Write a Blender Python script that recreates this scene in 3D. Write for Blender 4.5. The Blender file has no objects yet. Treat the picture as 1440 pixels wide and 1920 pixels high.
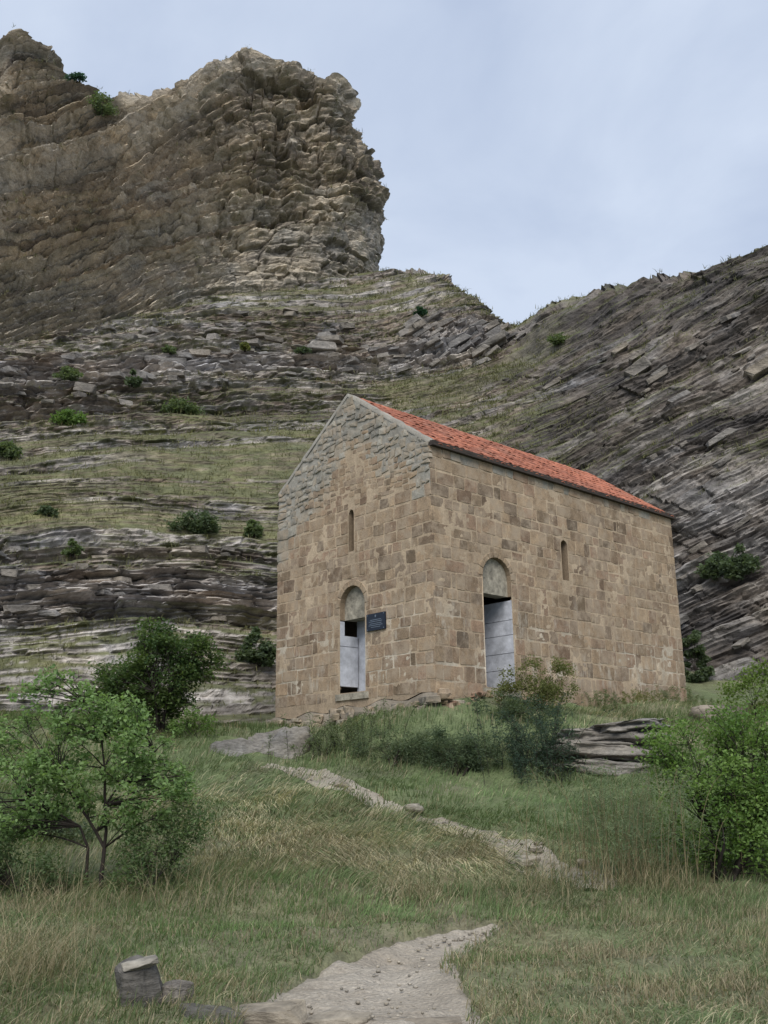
import bpy, bmesh, math, random
import numpy as np
from mathutils import Vector, Matrix

# ------------------------------------------------------------------ camera
F_PX, PITCH, ROLL = 1846.9, 0.27012, -0.01189
EYE = np.array([0.0, 0.0, 1.6])
sc = bpy.context.scene
C = sc.collection
cp, sp, cr, sr = math.cos(PITCH), math.sin(PITCH), math.cos(ROLL), math.sin(ROLL)
_R = np.array([1.0, 0, 0]); _U = np.array([0, -sp, cp]); FWD = np.array([0, cp, sp])
RIGHT = cr*_R + sr*_U
UP = -sr*_R + cr*_U
cam_data = bpy.data.cameras.new("camera")
cam = bpy.data.objects.new("camera", cam_data)
C.objects.link(cam)
cam.matrix_world = Matrix(((RIGHT[0], UP[0], -FWD[0], EYE[0]), (RIGHT[1], UP[1], -FWD[1], EYE[1]),
                           (RIGHT[2], UP[2], -FWD[2], EYE[2]), (0, 0, 0, 1)))
cam_data.sensor_fit = 'VERTICAL'
cam_data.sensor_height = 36.0
cam_data.lens = 36.0*F_PX/1920.0
cam_data.clip_start = 0.1
cam_data.clip_end = 3000
sc.camera = cam

# ------------------------------------------------------------------ world and sun (overcast evening)
SUN_EL, SUN_AZ = math.radians(46), math.radians(183)      # compass from +Y, clockwise
world = bpy.data.worlds.new("World"); sc.world = world; world.use_nodes = True
nt = world.node_tree; nt.nodes.clear()
wo = nt.nodes.new('ShaderNodeOutputWorld'); bg = nt.nodes.new('ShaderNodeBackground')
sky = nt.nodes.new('ShaderNodeTexSky'); sky.sky_type = 'NISHITA'; sky.sun_disc = False
sky.sun_elevation = SUN_EL; sky.sun_rotation = SUN_AZ; sky.altitude = 900; sky.dust_density = 2.0
tc = nt.nodes.new('ShaderNodeTexCoord')
mp = nt.nodes.new('ShaderNodeMapping'); mp.inputs['Scale'].default_value = (1.0, 1.0, 1.5)
n1 = nt.nodes.new('ShaderNodeTexNoise'); n1.inputs['Scale'].default_value = 2.6; n1.inputs['Detail'].default_value = 6; n1.inputs['Roughness'].default_value = 0.52
n1.inputs['Distortion'].default_value = 0.4
ramp = nt.nodes.new('ShaderNodeValToRGB')
ramp.color_ramp.elements[0].position = 0.40; ramp.color_ramp.elements[0].color = (2.35, 2.75, 3.55, 1)
ramp.color_ramp.elements[1].position = 0.60; ramp.color_ramp.elements[1].color = (3.05, 3.45, 4.15, 1)
mix = nt.nodes.new('ShaderNodeMixRGB'); mix.inputs['Fac'].default_value = 0.93
nt.links.new(tc.outputs['Generated'], mp.inputs['Vector']); nt.links.new(mp.outputs['Vector'], n1.inputs['Vector'])
nt.links.new(n1.outputs['Fac'], ramp.inputs['Fac']); nt.links.new(sky.outputs['Color'], mix.inputs['Color1'])
nt.links.new(ramp.outputs['Color'], mix.inputs['Color2']); nt.links.new(mix.outputs['Color'], bg.inputs['Color'])
bg.inputs['Strength'].default_value = 0.1
nt.links.new(bg.outputs['Background'], wo.inputs['Surface'])
sun_d = bpy.data.lights.new("sun", 'SUN'); sun_d.energy = 1.5; sun_d.angle = math.radians(40); sun_d.color = (1.0, 0.955, 0.89)
sun = bpy.data.objects.new("sun", sun_d); C.objects.link(sun)
to_sun = Vector((math.sin(SUN_AZ)*math.cos(SUN_EL), math.cos(SUN_AZ)*math.cos(SUN_EL), math.sin(SUN_EL)))
sun.rotation_euler = to_sun.to_track_quat('Z', 'Y').to_euler()
sun.location = (0, 0, 60)
vs = sc.view_settings
vs.view_transform = 'Standard'; vs.look = 'None'; vs.gamma = 1.0; vs.use_curve_mapping = False
vs.exposure = 1.12

# ------------------------------------------------------------------ helpers
rng = np.random.default_rng(7)
random.seed(7)

def ray(px, py):
    d = FWD*F_PX + RIGHT*(px-720.0) - UP*(py-960.0)
    return d/np.linalg.norm(d)
def at_y(px, py, Y):
    d = ray(px, py); return EYE + d*(Y/d[1])
def project(P):
    Q = P-EYE; w = Q@FWD
    return 720+F_PX*(Q@RIGHT)/w, 960-F_PX*(Q@UP)/w, w

def hsh(i, j, k, seed):
    h = (i.astype(np.int64)*73856093) ^ (j.astype(np.int64)*19349663) ^ (k.astype(np.int64)*83492791) ^ (seed*2654435761)
    h &= 0xFFFFFFFF
    h = ((h ^ (h >> 15))*0x2C1B3C6D) & 0xFFFFFFFF
    h = ((h ^ (h >> 12))*0x297A2D39) & 0xFFFFFFFF
    h = h ^ (h >> 15)
    return (h & 0xFFFFFF)/float(0x1000000)
def vnoise(x, y, z, seed=0):
    x = np.asarray(x, float); y = np.asarray(y, float)+0*x; z = np.asarray(z, float)+0*x
    i, j, k = np.floor(x), np.floor(y), np.floor(z)
    u, v, w = x-i, y-j, z-k
    u = u*u*(3-2*u); v = v*v*(3-2*v); w = w*w*(3-2*w)
    r = 0
    for a in (0, 1):
        for b in (0, 1):
            for c in (0, 1):
                r = r + hsh(i+a, j+b, k+c, seed)*(u if a else 1-u)*(v if b else 1-v)*(w if c else 1-w)
    return r*2-1
def fbm(x, y, z, octv=4, seed=0, gain=0.5):
    r, a, t, f = 0, 1.0, 0, 1.0
    for o in range(octv):
        r = r+a*vnoise(np.asarray(x)*f, np.asarray(y)*f, np.asarray(z)*f, seed+o*17); t += a; a *= gain; f *= 2.03
    return r/t
def sstep(a, b, x):
    t = np.clip((x-a)/(b-a), 0, 1); return t*t*(3-2*t)

WO = {}          # world origins of objects
def empty(name, loc, label=None, cat=None, group=None):
    o = bpy.data.objects.new(name, None); C.objects.link(o); o.location = loc
    o.empty_display_size = 0.2
    WO[o] = np.array(loc, float); tag(o, label, cat, group); return o
def tag(o, label=None, cat=None, group=None, kind=None):
    if label: o['label'] = label
    if cat: o['category'] = cat
    if group: o['group'] = group
    if kind: o['kind'] = kind
    return o
def mesh_data(name, V, F4=None, F3=None, smooth=True, col=None, flt=None):
    V = np.asarray(V, np.float32).reshape(-1, 3)
    F4 = np.zeros((0, 4), np.int32) if F4 is None else np.asarray(F4, np.int32).reshape(-1, 4)
    F3 = np.zeros((0, 3), np.int32) if F3 is None else np.asarray(F3, np.int32).reshape(-1, 3)
    me = bpy.data.meshes.new(name)
    me.vertices.add(len(V)); me.vertices.foreach_set('co', V.ravel())
    li = np.concatenate([F4.ravel(), F3.ravel()])
    me.loops.add(len(li)); me.loops.foreach_set('vertex_index', li)
    st = np.concatenate([np.arange(len(F4))*4, len(F4)*4+np.arange(len(F3))*3]).astype(np.int32)
    tot = np.concatenate([np.full(len(F4), 4), np.full(len(F3), 3)]).astype(np.int32)
    me.polygons.add(len(st)); me.polygons.foreach_set('loop_start', st); me.polygons.foreach_set('loop_total', tot)
    me.polygons.foreach_set('use_smooth', np.full(len(st), bool(smooth)))
    me.update(calc_edges=True)
    if col is not None:
        a = me.color_attributes.new('tint', 'FLOAT_COLOR', 'POINT')
        cc = np.ones((len(V), 4), np.float32); cc[:, :3] = col; a.data.foreach_set('color', cc.ravel())
    if flt is not None:
        for k, v in flt.items():
            a = me.attributes.new(k, 'FLOAT', 'POINT'); a.data.foreach_set('value', np.asarray(v, np.float32))
    return me
def link(name, me, mat, parent=None, origin=(0, 0, 0)):
    o = bpy.data.objects.new(name, me); C.objects.link(o)
    if mat is not None and len(me.materials) == 0: me.materials.append(mat)
    og = np.array(origin, float); WO[o] = og
    if parent is not None:
        o.parent = parent; o.location = og-WO[parent]
    else:
        o.location = og
    return o
def mk(name, V, F4=None, F3=None, mat=None, parent=None, origin=None, smooth=True, col=None, flt=None):
    V = np.asarray(V, float).reshape(-1, 3)
    if origin is None: origin = (0, 0, 0) if parent is None else WO[parent]
    return link(name, mesh_data(name, V-np.array(origin), F4, F3, smooth, col, flt), mat, parent, origin)
def grid_faces(nu, nv, flip=False):
    i = np.arange(nu-1)[:, None]; j = np.arange(nv-1)[None, :]
    a = i*nv+j; f = np.stack([a, a+nv, a+nv+1, a+1], -1).reshape(-1, 4)
    return f[:, ::-1] if flip else f
def box_arrays(o, ax, ay, az):
    """o corner, three edge vectors (right handed)"""
    o = np.array(o, float); ax, ay, az = map(lambda q: np.array(q, float), (ax, ay, az))
    V = [o, o+ax, o+ax+ay, o+ay, o+az, o+ax+az, o+ax+ay+az, o+ay+az]
    Fq = [[0, 3, 2, 1], [4, 5, 6, 7], [0, 1, 5, 4], [1, 2, 6, 5], [2, 3, 7, 6], [3, 0, 4, 7]]
    return np.array(V), np.array(Fq)

# ------------------------------------------------------------------ materials
class NT:
    def __init__(s, name):
        s.m = bpy.data.materials.new(name); s.m.use_nodes = True; s.t = s.m.node_tree; s.t.nodes.clear()
        s.out = s.n('ShaderNodeOutputMaterial'); s.b = s.n('ShaderNodeBsdfPrincipled')
        s.l(s.b.outputs[0], s.out.inputs['Surface'])
        s.b.inputs['Roughness'].default_value = 0.9
        s.b.inputs['Specular IOR Level'].default_value = 0.25
    def n(s, t, **k):
        q = s.t.nodes.new(t)
        for a, v in k.items(): setattr(q, a, v)
        return q
    def l(s, a, b): s.t.links.new(a, b)
    def noise(s, scale, detail=4, rough=0.55, vec=None, mscale=None):
        q = s.n('ShaderNodeTexNoise'); q.inputs['Scale'].default_value = scale; q.inputs['Detail'].default_value = detail; q.inputs['Roughness'].default_value = rough
        if vec is None: vec = s.coord()
        if mscale:
            m = s.n('ShaderNodeMapping'); m.inputs['Scale'].default_value = mscale; s.l(vec, m.inputs['Vector']); vec = m.outputs['Vector']
        s.l(vec, q.inputs['Vector']); return q.outputs['Fac']
    def coord(s):
        if not hasattr(s, 'g'): s.g = s.n('ShaderNodeNewGeometry')
        return s.g.outputs['Position']
    def ramp(s, fac, stops):
        q = s.n('ShaderNodeValToRGB'); e = q.color_ramp.elements
        e[0].position, e[0].color = stops[0][0], (*stops[0][1], 1)
        e[1].position, e[1].color = stops[-1][0], (*stops[-1][1], 1)
        for p, c in stops[1:-1]:
            z = e.new(p); z.color = (*c, 1)
        s.l(fac, q.inputs['Fac']); return q.outputs['Color']
    def mix(s, fac, a, b, mode='MIX'):
        q = s.n('ShaderNodeMixRGB', blend_type=mode)
        for sock, v in ((q.inputs[0], fac), (q.inputs[1], a), (q.inputs[2], b)):
            if isinstance(v, (int, float)): sock.default_value = v
            elif isinstance(v, tuple): sock.default_value = (*v, 1)
            else: s.l(v, sock)
        return q.outputs[0]
    def math(s, op, a, b=0.0, clamp=False):
        q = s.n('ShaderNodeMath', operation=op, use_clamp=clamp)
        for sock, v in ((q.inputs[0], a), (q.inputs[1], b)):
            if isinstance(v, (int, float)): sock.default_value = v
            else: s.l(v, sock)
        return q.outputs[0]
    def attr(s, name, out='Color'):
        q = s.n('ShaderNodeAttribute', attribute_name=name); return q.outputs[out]
    def bump(s, h, strength=0.5, dist=0.02):
        q = s.n('ShaderNodeBump'); q.inputs['Strength'].default_value = strength; q.inputs['Distance'].default_value = dist
        s.l(h, q.inputs['Height']); s.l(q.outputs[0], s.b.inputs['Normal'])
    def base(s, c): s.l(c, s.b.inputs['Base Color']) if not isinstance(c, tuple) else setattr(s.b.inputs['Base Color'], 'default_value', (*c, 1))

def mat_rock(name, fine=(6, 6, 18), lo=0.55, hi=1.5, bump_d=0.06, bscale=1.0):
    m = NT(name)
    t = m.attr('tint')
    a = m.noise(0.55*bscale, 6, 0.62, mscale=fine)
    b = m.noise(0.35*bscale, 4, 0.5)
    f = m.noise(7.0*bscale, 5, 0.7)
    c = m.mix(1.0, t, m.ramp(a, [(0.28, (lo,)*3), (0.5, (1, 1, 1)), (0.75, (hi,)*3)]), 'MULTIPLY')
    c = m.mix(1.0, c, m.ramp(b, [(0.3, (0.8, 0.82, 0.86)), (0.7, (1.18, 1.12, 1.02))]), 'MULTIPLY')
    c = m.mix(1.0, c, m.ramp(f, [(0.3, (0.72,)*3), (0.7, (1.25,)*3)]), 'MULTIPLY')
    m.base(c)
    m.bump(m.math('ADD', a, m.math('MULTIPLY', f, 0.45)), 0.9, bump_d)
    return m.m
M = {}
M['hill'] = mat_rock('hillside_rock', fine=(2.2, 2.2, 5), bump_d=0.16)
M['crag'] = mat_rock('crag_rock', fine=(2.0, 2.0, 5), lo=0.6, hi=1.35, bump_d=0.30)
M['stone_rock'] = mat_rock('field_rock', fine=(6, 6, 24), lo=0.6, hi=1.4, bump_d=0.03, bscale=2.0)

def mat_ground():
    m = NT('ground_soil'); t = m.attr('tint')
    a = m.noise(3.0, 6, 0.65); f = m.noise(28, 4, 0.7)
    c = m.mix(1.0, t, m.ramp(a, [(0.3, (0.68,)*3), (0.7, (1.3,)*3)]), 'MULTIPLY')
    c = m.mix(1.0, c, m.ramp(f, [(0.3, (0.7,)*3), (0.7, (1.3,)*3)]), 'MULTIPLY')
    m.base(c); m.bump(m.math('ADD', a, f), 0.8, 0.03); return m.m
M['ground'] = mat_ground()
def mat_path():
    m = NT('path_dust')
    a = m.noise(2.2, 6, 0.6); f = m.noise(38, 4, 0.75); v = m.n('ShaderNodeTexVoronoi'); v.inputs['Scale'].default_value = 26; m.l(m.coord(), v.inputs['Vector'])
    c = m.ramp(a, [(0.25, (0.27, 0.232, 0.182)), (0.55, (0.385, 0.345, 0.285)), (0.8, (0.45, 0.41, 0.345))])
    c = m.mix(1.0, c, m.ramp(f, [(0.28, (0.62,)*3), (0.72, (1.25,)*3)]), 'MULTIPLY')
    c = m.mix(m.ramp(m.noise(1.1, 5, .65), [(0.48, (0, 0, 0)), (0.66, (.5,)*3)]), c, (0.17, 0.138, 0.10))
    m.base(c); m.bump(m.math('ADD', f, v.outputs['Distance']), 0.9, 0.018); return m.m
M['path'] = mat_path()
def mat_leaf(name, trans=0.48, rough=0.6):
    m = NT(name); t = m.attr('tint'); m.base(t); m.b.inputs['Roughness'].default_value = rough; m.b.inputs['Specular IOR Level'].default_value = 0.3
    tr = m.n('ShaderNodeBsdfTranslucent'); m.l(m.mix(1.0, t, (1.2, 1.25, 0.7), 'MULTIPLY'), tr.inputs['Color'])
    mx = m.n('ShaderNodeMixShader'); mx.inputs[0].default_value = trans
    m.l(m.b.outputs[0], mx.inputs[1]); m.l(tr.outputs[0], mx.inputs[2]); m.l(mx.outputs[0], m.out.inputs['Surface'])
    return m.m
M['leaf'] = mat_leaf('leaf'); M['grass'] = mat_leaf('grass_blade', 0.25, 0.75)
def mat_bark():
    m = NT('bark'); a = m.noise(14, 4, 0.6, mscale=(1, 1, 0.25))
    m.base(m.ramp(a, [(0.3, (0.010, 0.008, 0.007)), (0.7, (0.04, 0.032, 0.026))])); m.bump(a, 0.6, 0.01); return m.m
M['bark'] = mat_bark()
def mat_mortar():
    m = NT('wall_mortar'); t = m.attr('tint')
    a = m.noise(1.3, 5, 0.6); f = m.noise(24, 5, 0.7); s = m.noise(3.0, 5, 0.65, mscale=(1, 1, 0.22))
    c = m.mix(1.0, t, m.ramp(a, [(0.3, (0.8, 0.79, 0.78)), (0.7, (1.16, 1.15, 1.12))]), 'MULTIPLY')
    c = m.mix(1.0, c, m.ramp(s, [(0.3, (0.8, 0.79, 0.77)), (0.6, (1.08,)*3)]), 'MULTIPLY')
    c = m.mix(1.0, c, m.ramp(f, [(0.3, (0.78,)*3), (0.7, (1.2,)*3)]), 'MULTIPLY')
    m.base(c); m.bump(f, 0.7, 0.012); return m.m
M['mortar'] = mat_mortar()
def mat_stone(vert=False):
    m = NT('wall_stone'); oi = m.n('ShaderNodeObjectInfo'); basec = m.attr('tint') if vert else oi.outputs['Color']
    a = m.noise(5.0, 5, 0.65); f = m.noise(30, 5, 0.72); s = m.noise(3.0, 5, 0.65, mscale=(1, 1, 0.22))
    c = m.mix(1.0, basec, m.ramp(a, [(0.3, (0.72, 0.71, 0.7)), (0.7, (1.25, 1.24, 1.2))]), 'MULTIPLY')
    c = m.mix(1.0, c, m.ramp(f, [(0.28, (0.7,)*3), (0.72, (1.25,)*3)]), 'MULTIPLY')
    c = m.mix(1.0, c, m.ramp(s, [(0.3, (0.85, 0.84, 0.82)), (0.6, (1.05,)*3)]), 'MULTIPLY')
    sx = m.n('ShaderNodeSeparateXYZ'); m.l(m.coord(), sx.inputs[0])
    wz = m.ramp(m.math('MULTIPLY', sx.outputs[2], .1), [(0.33, (0.2,)*3), (0.42, (1, 1, 1)), (0.50, (.9,)*3), (0.60, (0, 0, 0))])
    ws = m.noise(2.1, 6, 0.72, mscale=(1.6, 1.6, .55))
    c = m.mix(m.math('MULTIPLY', wz, m.ramp(ws, [(0.54, (0, 0, 0)), (0.66, (.75,)*3)])), c, (0.50, 0.455, 0.38))
    # mortar smeared over the faces
    sm = m.noise(2.6, 6, 0.7)
    c = m.mix(m.ramp(sm, [(0.46, (0, 0, 0)), (0.62, (0.8,)*3)]), c, (0.335, 0.268, 0.195))
    m.base(c); m.bump(m.math('ADD', f, a), 0.7, 0.010); return m.m
M['stone'] = mat_stone(); M['stone_v'] = mat_stone(True)
def mat_tile():
    m = NT('roof_tile_clay'); oi = m.n('ShaderNodeObjectInfo'); a = m.noise(6, 5, 0.65); f = m.noise(1.1, 3, 0.5)
    r = m.attr('tilevar', 'Fac')
    c = m.ramp(a, [(0.3, (0.24, 0.088, 0.056)), (0.55, (0.39, 0.145, 0.090)), (0.8, (0.46, 0.225, 0.155))])
    v = m.math('ADD', m.math('MULTIPLY', oi.outputs['Random'], 0.4), m.math('MULTIPLY', r, 0.4))
    c = m.mix(1.0, c, m.ramp(v, [(0.0, (0.6, 0.6, 0.62)), (0.4, (1.15, 1.15, 1.12))]), 'MULTIPLY')
    c = m.mix(m.ramp(f, [(0.5, (0, 0, 0)), (0.75, (0.55,)*3)]), c, (0.20, 0.12, 0.09))
    m.base(c); m.b.inputs['Roughness'].default_value = 0.75; m.bump(a, 0.4, 0.006); return m.m
M['tile'] = mat_tile()
def flat(name, col, rough=0.8, nscale=8, var=0.25, bump=0.01, mscale=None):
    m = NT(name); a = m.noise(nscale, 5, 0.65, mscale=mscale)
    m.base(m.ramp(a, [(0.3, tuple(q*(1-var) for q in col)), (0.7, tuple(q*(1+var) for q in col))]))
    m.b.inputs['Roughness'].default_value = rough; m.bump(a, 0.6, bump); return m.m
M['plaster'] = flat('white_plaster', (0.46, 0.475, 0.515), 0.9, 3, 0.34, 0.03)
M['wood'] = flat('dark_wood', (0.045, 0.036, 0.03), 0.85, 5, 0.4, mscale=(1, 1, 6))
M['tymp'] = flat('tympanum_stone', (0.27, 0.245, 0.195), 0.9, 7, 0.5, 0.04)
M['inside'] = flat('interior_stone', (0.05, 0.045, 0.04), 0.95, 3, 0.3)
M['plaque'] = flat('plaque_slate', (0.012, 0.018, 0.03), 0.35, 20, 0.3, 0.001)
M['plaque_mark'] = flat('plaque_marks', (0.13, 0.16, 0.20), 0.5, 20, 0.2, 0.001)

# ------------------------------------------------------------------ church frame (used by the ground as well)
YAW, CW, CL, CH, CG = 0.8258, 5.375, 9.439, 5.36, 1.90
A = np.array([0.996, 20.0, 1.792+1.6])
E1 = np.array([-math.cos(YAW), math.sin(YAW), 0]); E2 = np.array([math.sin(YAW), math.cos(YAW), 0]); Z = np.array([0, 0, 1.0])

# ------------------------------------------------------------------ ground
GC = []      # control points (x, y, z)
for px, py, Y in [(-200, 1920, 6.3), (200, 1920, 6.4), (700, 1920, 6.5), (1300, 1920, 6.4), (1700, 1920, 6.3),
                  (-200, 1750, 9.0), (100, 1750, 9.0), (450, 1760, 9.1), (700, 1750, 9.4), (930, 1735, 10.0), (1150, 1745, 9.7), (1400, 1750, 9.2), (1700, 1750, 9.2),
                  (-100, 1670, 11.2), (185, 1680, 11.0), (400, 1660, 11.4), (700, 1650, 11.9), (1000, 1665, 11.8), (1100, 1650, 12.2), (1350, 1650, 12.0), (1650, 1650, 12.0),
                  (-100, 1560, 13.6), (350, 1560, 13.8), (560, 1540, 14.5), (800, 1532, 14.9), (960, 1582, 13.6), (1200, 1560, 14.2), (1500, 1540, 14.2),
                  (420, 1470, 16.8), (640, 1472, 16.7), (530, 1440, 18.0), (760, 1450, 17.6), (900, 1450, 17.7), (1050, 1455, 17.7), (1250, 1470, 17.0), (1500, 1430, 17.8),
                  (-100, 1440, 17.5), (150, 1420, 18.5), (380, 1395, 20.0), (540, 1400, 20.5), (300, 1370, 21.5), (100, 1350, 22.0), (480, 1365, 23.0),
                  (1130, 1368, 20.6), (1300, 1365, 21.0), (1450, 1345, 21.5)]:
    GC.append(at_y(px, py, Y))
for u, dz in ((0, -0.3), (0.3, -0.42), (0.65, -0.55), (1.0, -0.60), (1.15, -0.75)):
    GC.append(A+E1*CW*u-E2*0.25+Z*dz)
for u, dz in ((0.06, -0.2), (0.3, -0.12), (0.6, -0.05), (1.0, 0.1), (1.2, 0.3)):
    GC.append(A+E2*CL*u-E1*0.35+Z*dz)
GC += [A+E1*2.5+E2*4-Z*.1, A+E1*5.6+E2*5+Z*.2, A+E1*3+E2*9.5+Z*.6, A+E1*6+E2*10+Z*1.0]
for x in (-45, -25, -12, 0, 12, 25, 45):
    GC.append(np.array([x, -4, -0.3])); GC.append(np.array([x, -30, -3.0]))
for x, y, z in ((-14, 10, .4), (14, 10, .4), (-30, 12, 1.2), (30, 12, 1.2), (-16, 18, 2.0), (16, 18, 2.1), (-32, 22, 4), (32, 22, 4), (-18, 26, 4.0), (18, 27, 4.5), (-45, 34, 9), (45, 34, 10), (0, 36, 6)):
    GC.append(np.array([x, y, z]))
GC = np.array(GC)
def _k(r2): return 0.5*r2*np.log(r2+1e-9)
_d2 = ((GC[:, None, :2]-GC[None, :, :2])**2).sum(-1)
_n = len(GC); _A = np.zeros((_n+3, _n+3)); _A[:_n, :_n] = _k(_d2)+np.eye(_n)*0.12; _A[:_n, _n] = 1; _A[:_n, _n+1:] = GC[:, :2]; _A[_n:, :_n] = _A[:_n, _n:].T
_W = np.linalg.solve(_A, np.r_[GC[:, 2], 0, 0, 0])
def gz0(x, y):
    x = np.atleast_1d(np.asarray(x, float)); y = np.atleast_1d(np.asarray(y, float))
    o = np.zeros(x.size); xf, yf = x.ravel(), y.ravel()
    for s in range(0, x.size, 20000):
        e = min(s+20000, x.size)
        d2 = (xf[s:e, None]-GC[None, :, 0])**2+(yf[s:e, None]-GC[None, :, 1])**2
        o[s:e] = _k(d2)@_W[:_n]+_W[_n]+_W[_n+1]*xf[s:e]+_W[_n+2]*yf[s:e]
    return o.reshape(x.shape)
def ground_hit(px, py, lift=0.0, y0=4.0, y1=30.0):
    d = ray(px, py); ys = np.linspace(y0, y1, 700); P = EYE[None]+d[None]*(ys/d[1])[:, None]
    g = gz0(P[:, 0], P[:, 1])+lift; b = np.where(P[:, 2] < g)[0]
    return P[b[0]] if len(b) else P[-1]
# the footpath: centre line and half width on the ground
PATH_PX = [[(650, 1990, 300), (660, 1930, 270), (676, 1890, 225), (702, 1850, 172), (726, 1810, 128), (772, 1780, 95), (836, 1756, 60), (895, 1742, 30), (938, 1733, 11)],
           [(1125, 1672, 50), (1070, 1642, 66), (1015, 1612, 62), (965, 1582, 52), (900, 1558, 42), (830, 1536, 34), (775, 1519, 30), (715, 1497, 32), (655, 1475, 40), (600, 1456, 40), (545, 1440, 40), (490, 1436, 32)]]
PATHS = []
for pl in PATH_PX:
    q = []
    for px, py, hw in pl:
        c = ground_hit(px, py, 0, 3.5); e = ground_hit(px+hw, py, 0, 3.5) if py < 1920 else c+np.array([hw*c[1]/F_PX, 0, 0])
        q.append((c[0], c[1], hw*math.hypot(c[0], c[1])/F_PX*1.05))
    q = np.array(q); t = np.linspace(0, len(q)-1, 260)
    PATHS.append(np.stack([np.interp(t, np.arange(len(q)), np.convolve(np.pad(q[:, k], 1, mode='edge'), [0.0, 1, 0.0], 'valid')) for k in range(3)], 1))
def path_in(x, y):
    """>0 inside the path (1 at the centre line), <0 outside in half widths"""
    best = np.full(np.shape(x), -9.0)
    for P in PATHS:
        for k in range(0, len(P), 4):
            d = np.hypot(x-P[k, 0], (y-P[k, 1])*0.8)
            best = np.maximum(best, 1-d/max(P[k, 2], 0.12))
    return best
def gz(x, y):
    x = np.atleast_1d(np.asarray(x, float)); y = np.atleast_1d(np.asarray(y, float))
    return gz0(x, y)+0.15*fbm(x*0.8, y*0.9, 0*x, 3, 5)+0.035*fbm(x*4, y*4, 0*x, 3, 9)
def axis(lo, a, b, hi, nd, ns):
    return np.unique(np.r_[a-(a-lo)*np.linspace(1, 0, ns)**2, np.linspace(a, b, nd), b+(hi-b)*np.linspace(0, 1, ns)**2])
gx = axis(-70, -9, 10, 70, 230, 22); gy = axis(-45, 4.5, 25, 44, 250, 22)
GX, GY = np.meshgrid(gx, gy, indexing='ij')
pin = path_in(GX, GY)
GZ = gz(GX, GY)-0.22*sstep(0.12, 0.4, pin)
# under the church the ground stays below the floor
def church_uv(x, y):
    dx, dy = x-A[0], y-A[1]; return dx*E1[0]+dy*E1[1], dx*E2[0]+dy*E2[1]
cu, cv = church_uv(GX, GY)
inside = (cu > 0.1) & (cu < CW-0.1) & (cv > 0.1) & (cv < CL-0.1)
GZ = np.where(inside, np.minimum(GZ, A[2]-0.15), GZ)
dry = sstep(-0.35, 0.5, fbm(GX*0.35, GY*0.35, 0*GX, 4, 21))
col = (1-dry)[..., None]*np.array([0.115, 0.145, 0.066])+dry[..., None]*np.array([0.175, 0.172, 0.10])
bare = sstep(0.15, 0.5, fbm(GX*1.3, GY*1.3, 0*GX, 4, 33))*0.35
col = col*(1-bare[..., None])+np.array([0.16, 0.135, 0.105])*bare[..., None]
ground = mk('ground', np.stack([GX, GY, GZ], -1).reshape(-1, 3), grid_faces(len(gx), len(gy)), mat=M['ground'], col=col.reshape(-1, 3))
tag(ground, kind='structure')
for ip, P in enumerate(PATHS):
    nu, nv = len(P), 26
    T = np.gradient(P[:, :2], axis=0); T /= np.linalg.norm(T, axis=1)[:, None]+1e-9
    T = np.stack([np.convolve(np.pad(T[:, k], 9, mode='edge'), np.ones(19)/19, 'valid') for k in range(2)], 1); T /= np.linalg.norm(T, axis=1)[:, None]
    Nn = np.stack([T[:, 1], -T[:, 0]], 1)
    s = np.linspace(-1.25, 1.25, nv)
    X = P[:, 0, None]+Nn[:, 0, None]*P[:, 2, None]*s[None]; Y = P[:, 1, None]+Nn[:, 1, None]*P[:, 2, None]*s[None]
    edge = np.abs(s)[None]+(.24, .5)[ip]*fbm(X*2.2, Y*2.2, 0*X, 4, 61)
    Zp = gz(X, Y)-0.025-0.05*(1-np.clip(edge, 0, 1)**2)+0.03*fbm(X*5, Y*5, 0*X, 4, 71)-0.25*sstep(0.85, 1.15, edge)
    o = mk('path', np.stack([X, Y, Zp], -1).reshape(-1, 3), grid_faces(nu, nv), mat=M['path']); tag(o, kind='structure')

# ------------------------------------------------------------------ hillside and crag
def catmull(ctrl, nu, nv):
    """ctrl (a,b,3) -> (nu,nv,3), Catmull-Rom both ways"""
    def along(c, n):
        m = c.shape[0]; t = np.linspace(0, m-1, n); i = np.minimum(np.floor(t).astype(int), m-2); f = (t-i)
        g = lambda k: c[np.clip(i+k, 0, m-1)]
        p0, p1, p2, p3 = g(-1), g(0), g(1), g(2); f = f.reshape(-1, *([1]*(c.ndim-1)))
        return 0.5*((2*p1)+(-p0+p2)*f+(2*p0-5*p1+4*p2-p3)*f**2+(-p0+3*p1-3*p2+p3)*f**3)
    a = along(ctrl, nu); return along(a.swapaxes(0, 1), nv).swapaxes(0, 1)
def warp_rows(ctrl, w, n):
    """resample the second axis so row density follows w (per segment)"""
    m = ctrl.shape[1]; t = np.interp(np.linspace(0, 1, n), np.r_[0, np.cumsum(w)]/np.sum(w), np.arange(m)); return t
def catmull_t(ctrl, nu, tv):
    a = catmull(ctrl, nu, ctrl.shape[1])
    c = a.swapaxes(0, 1); m = c.shape[0]; i = np.minimum(np.floor(tv).astype(int), m-2); f = (tv-i).reshape(-1, 1, 1)
    g = lambda k: c[np.clip(i+k, 0, m-1)]
    p0, p1, p2, p3 = g(-1), g(0), g(1), g(2)
    return (0.5*((2*p1)+(-p0+p2)*f+(2*p0-5*p1+4*p2-p3)*f**2+(-p0+3*p1-3*p2+p3)*f**3)).swapaxes(0, 1)
def normals(P):
    du = np.gradient(P, axis=0); dv = np.gradient(P, axis=1); n = np.cross(du, dv); n /= np.linalg.norm(n, axis=-1)[..., None]+1e-9
    return n
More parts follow.
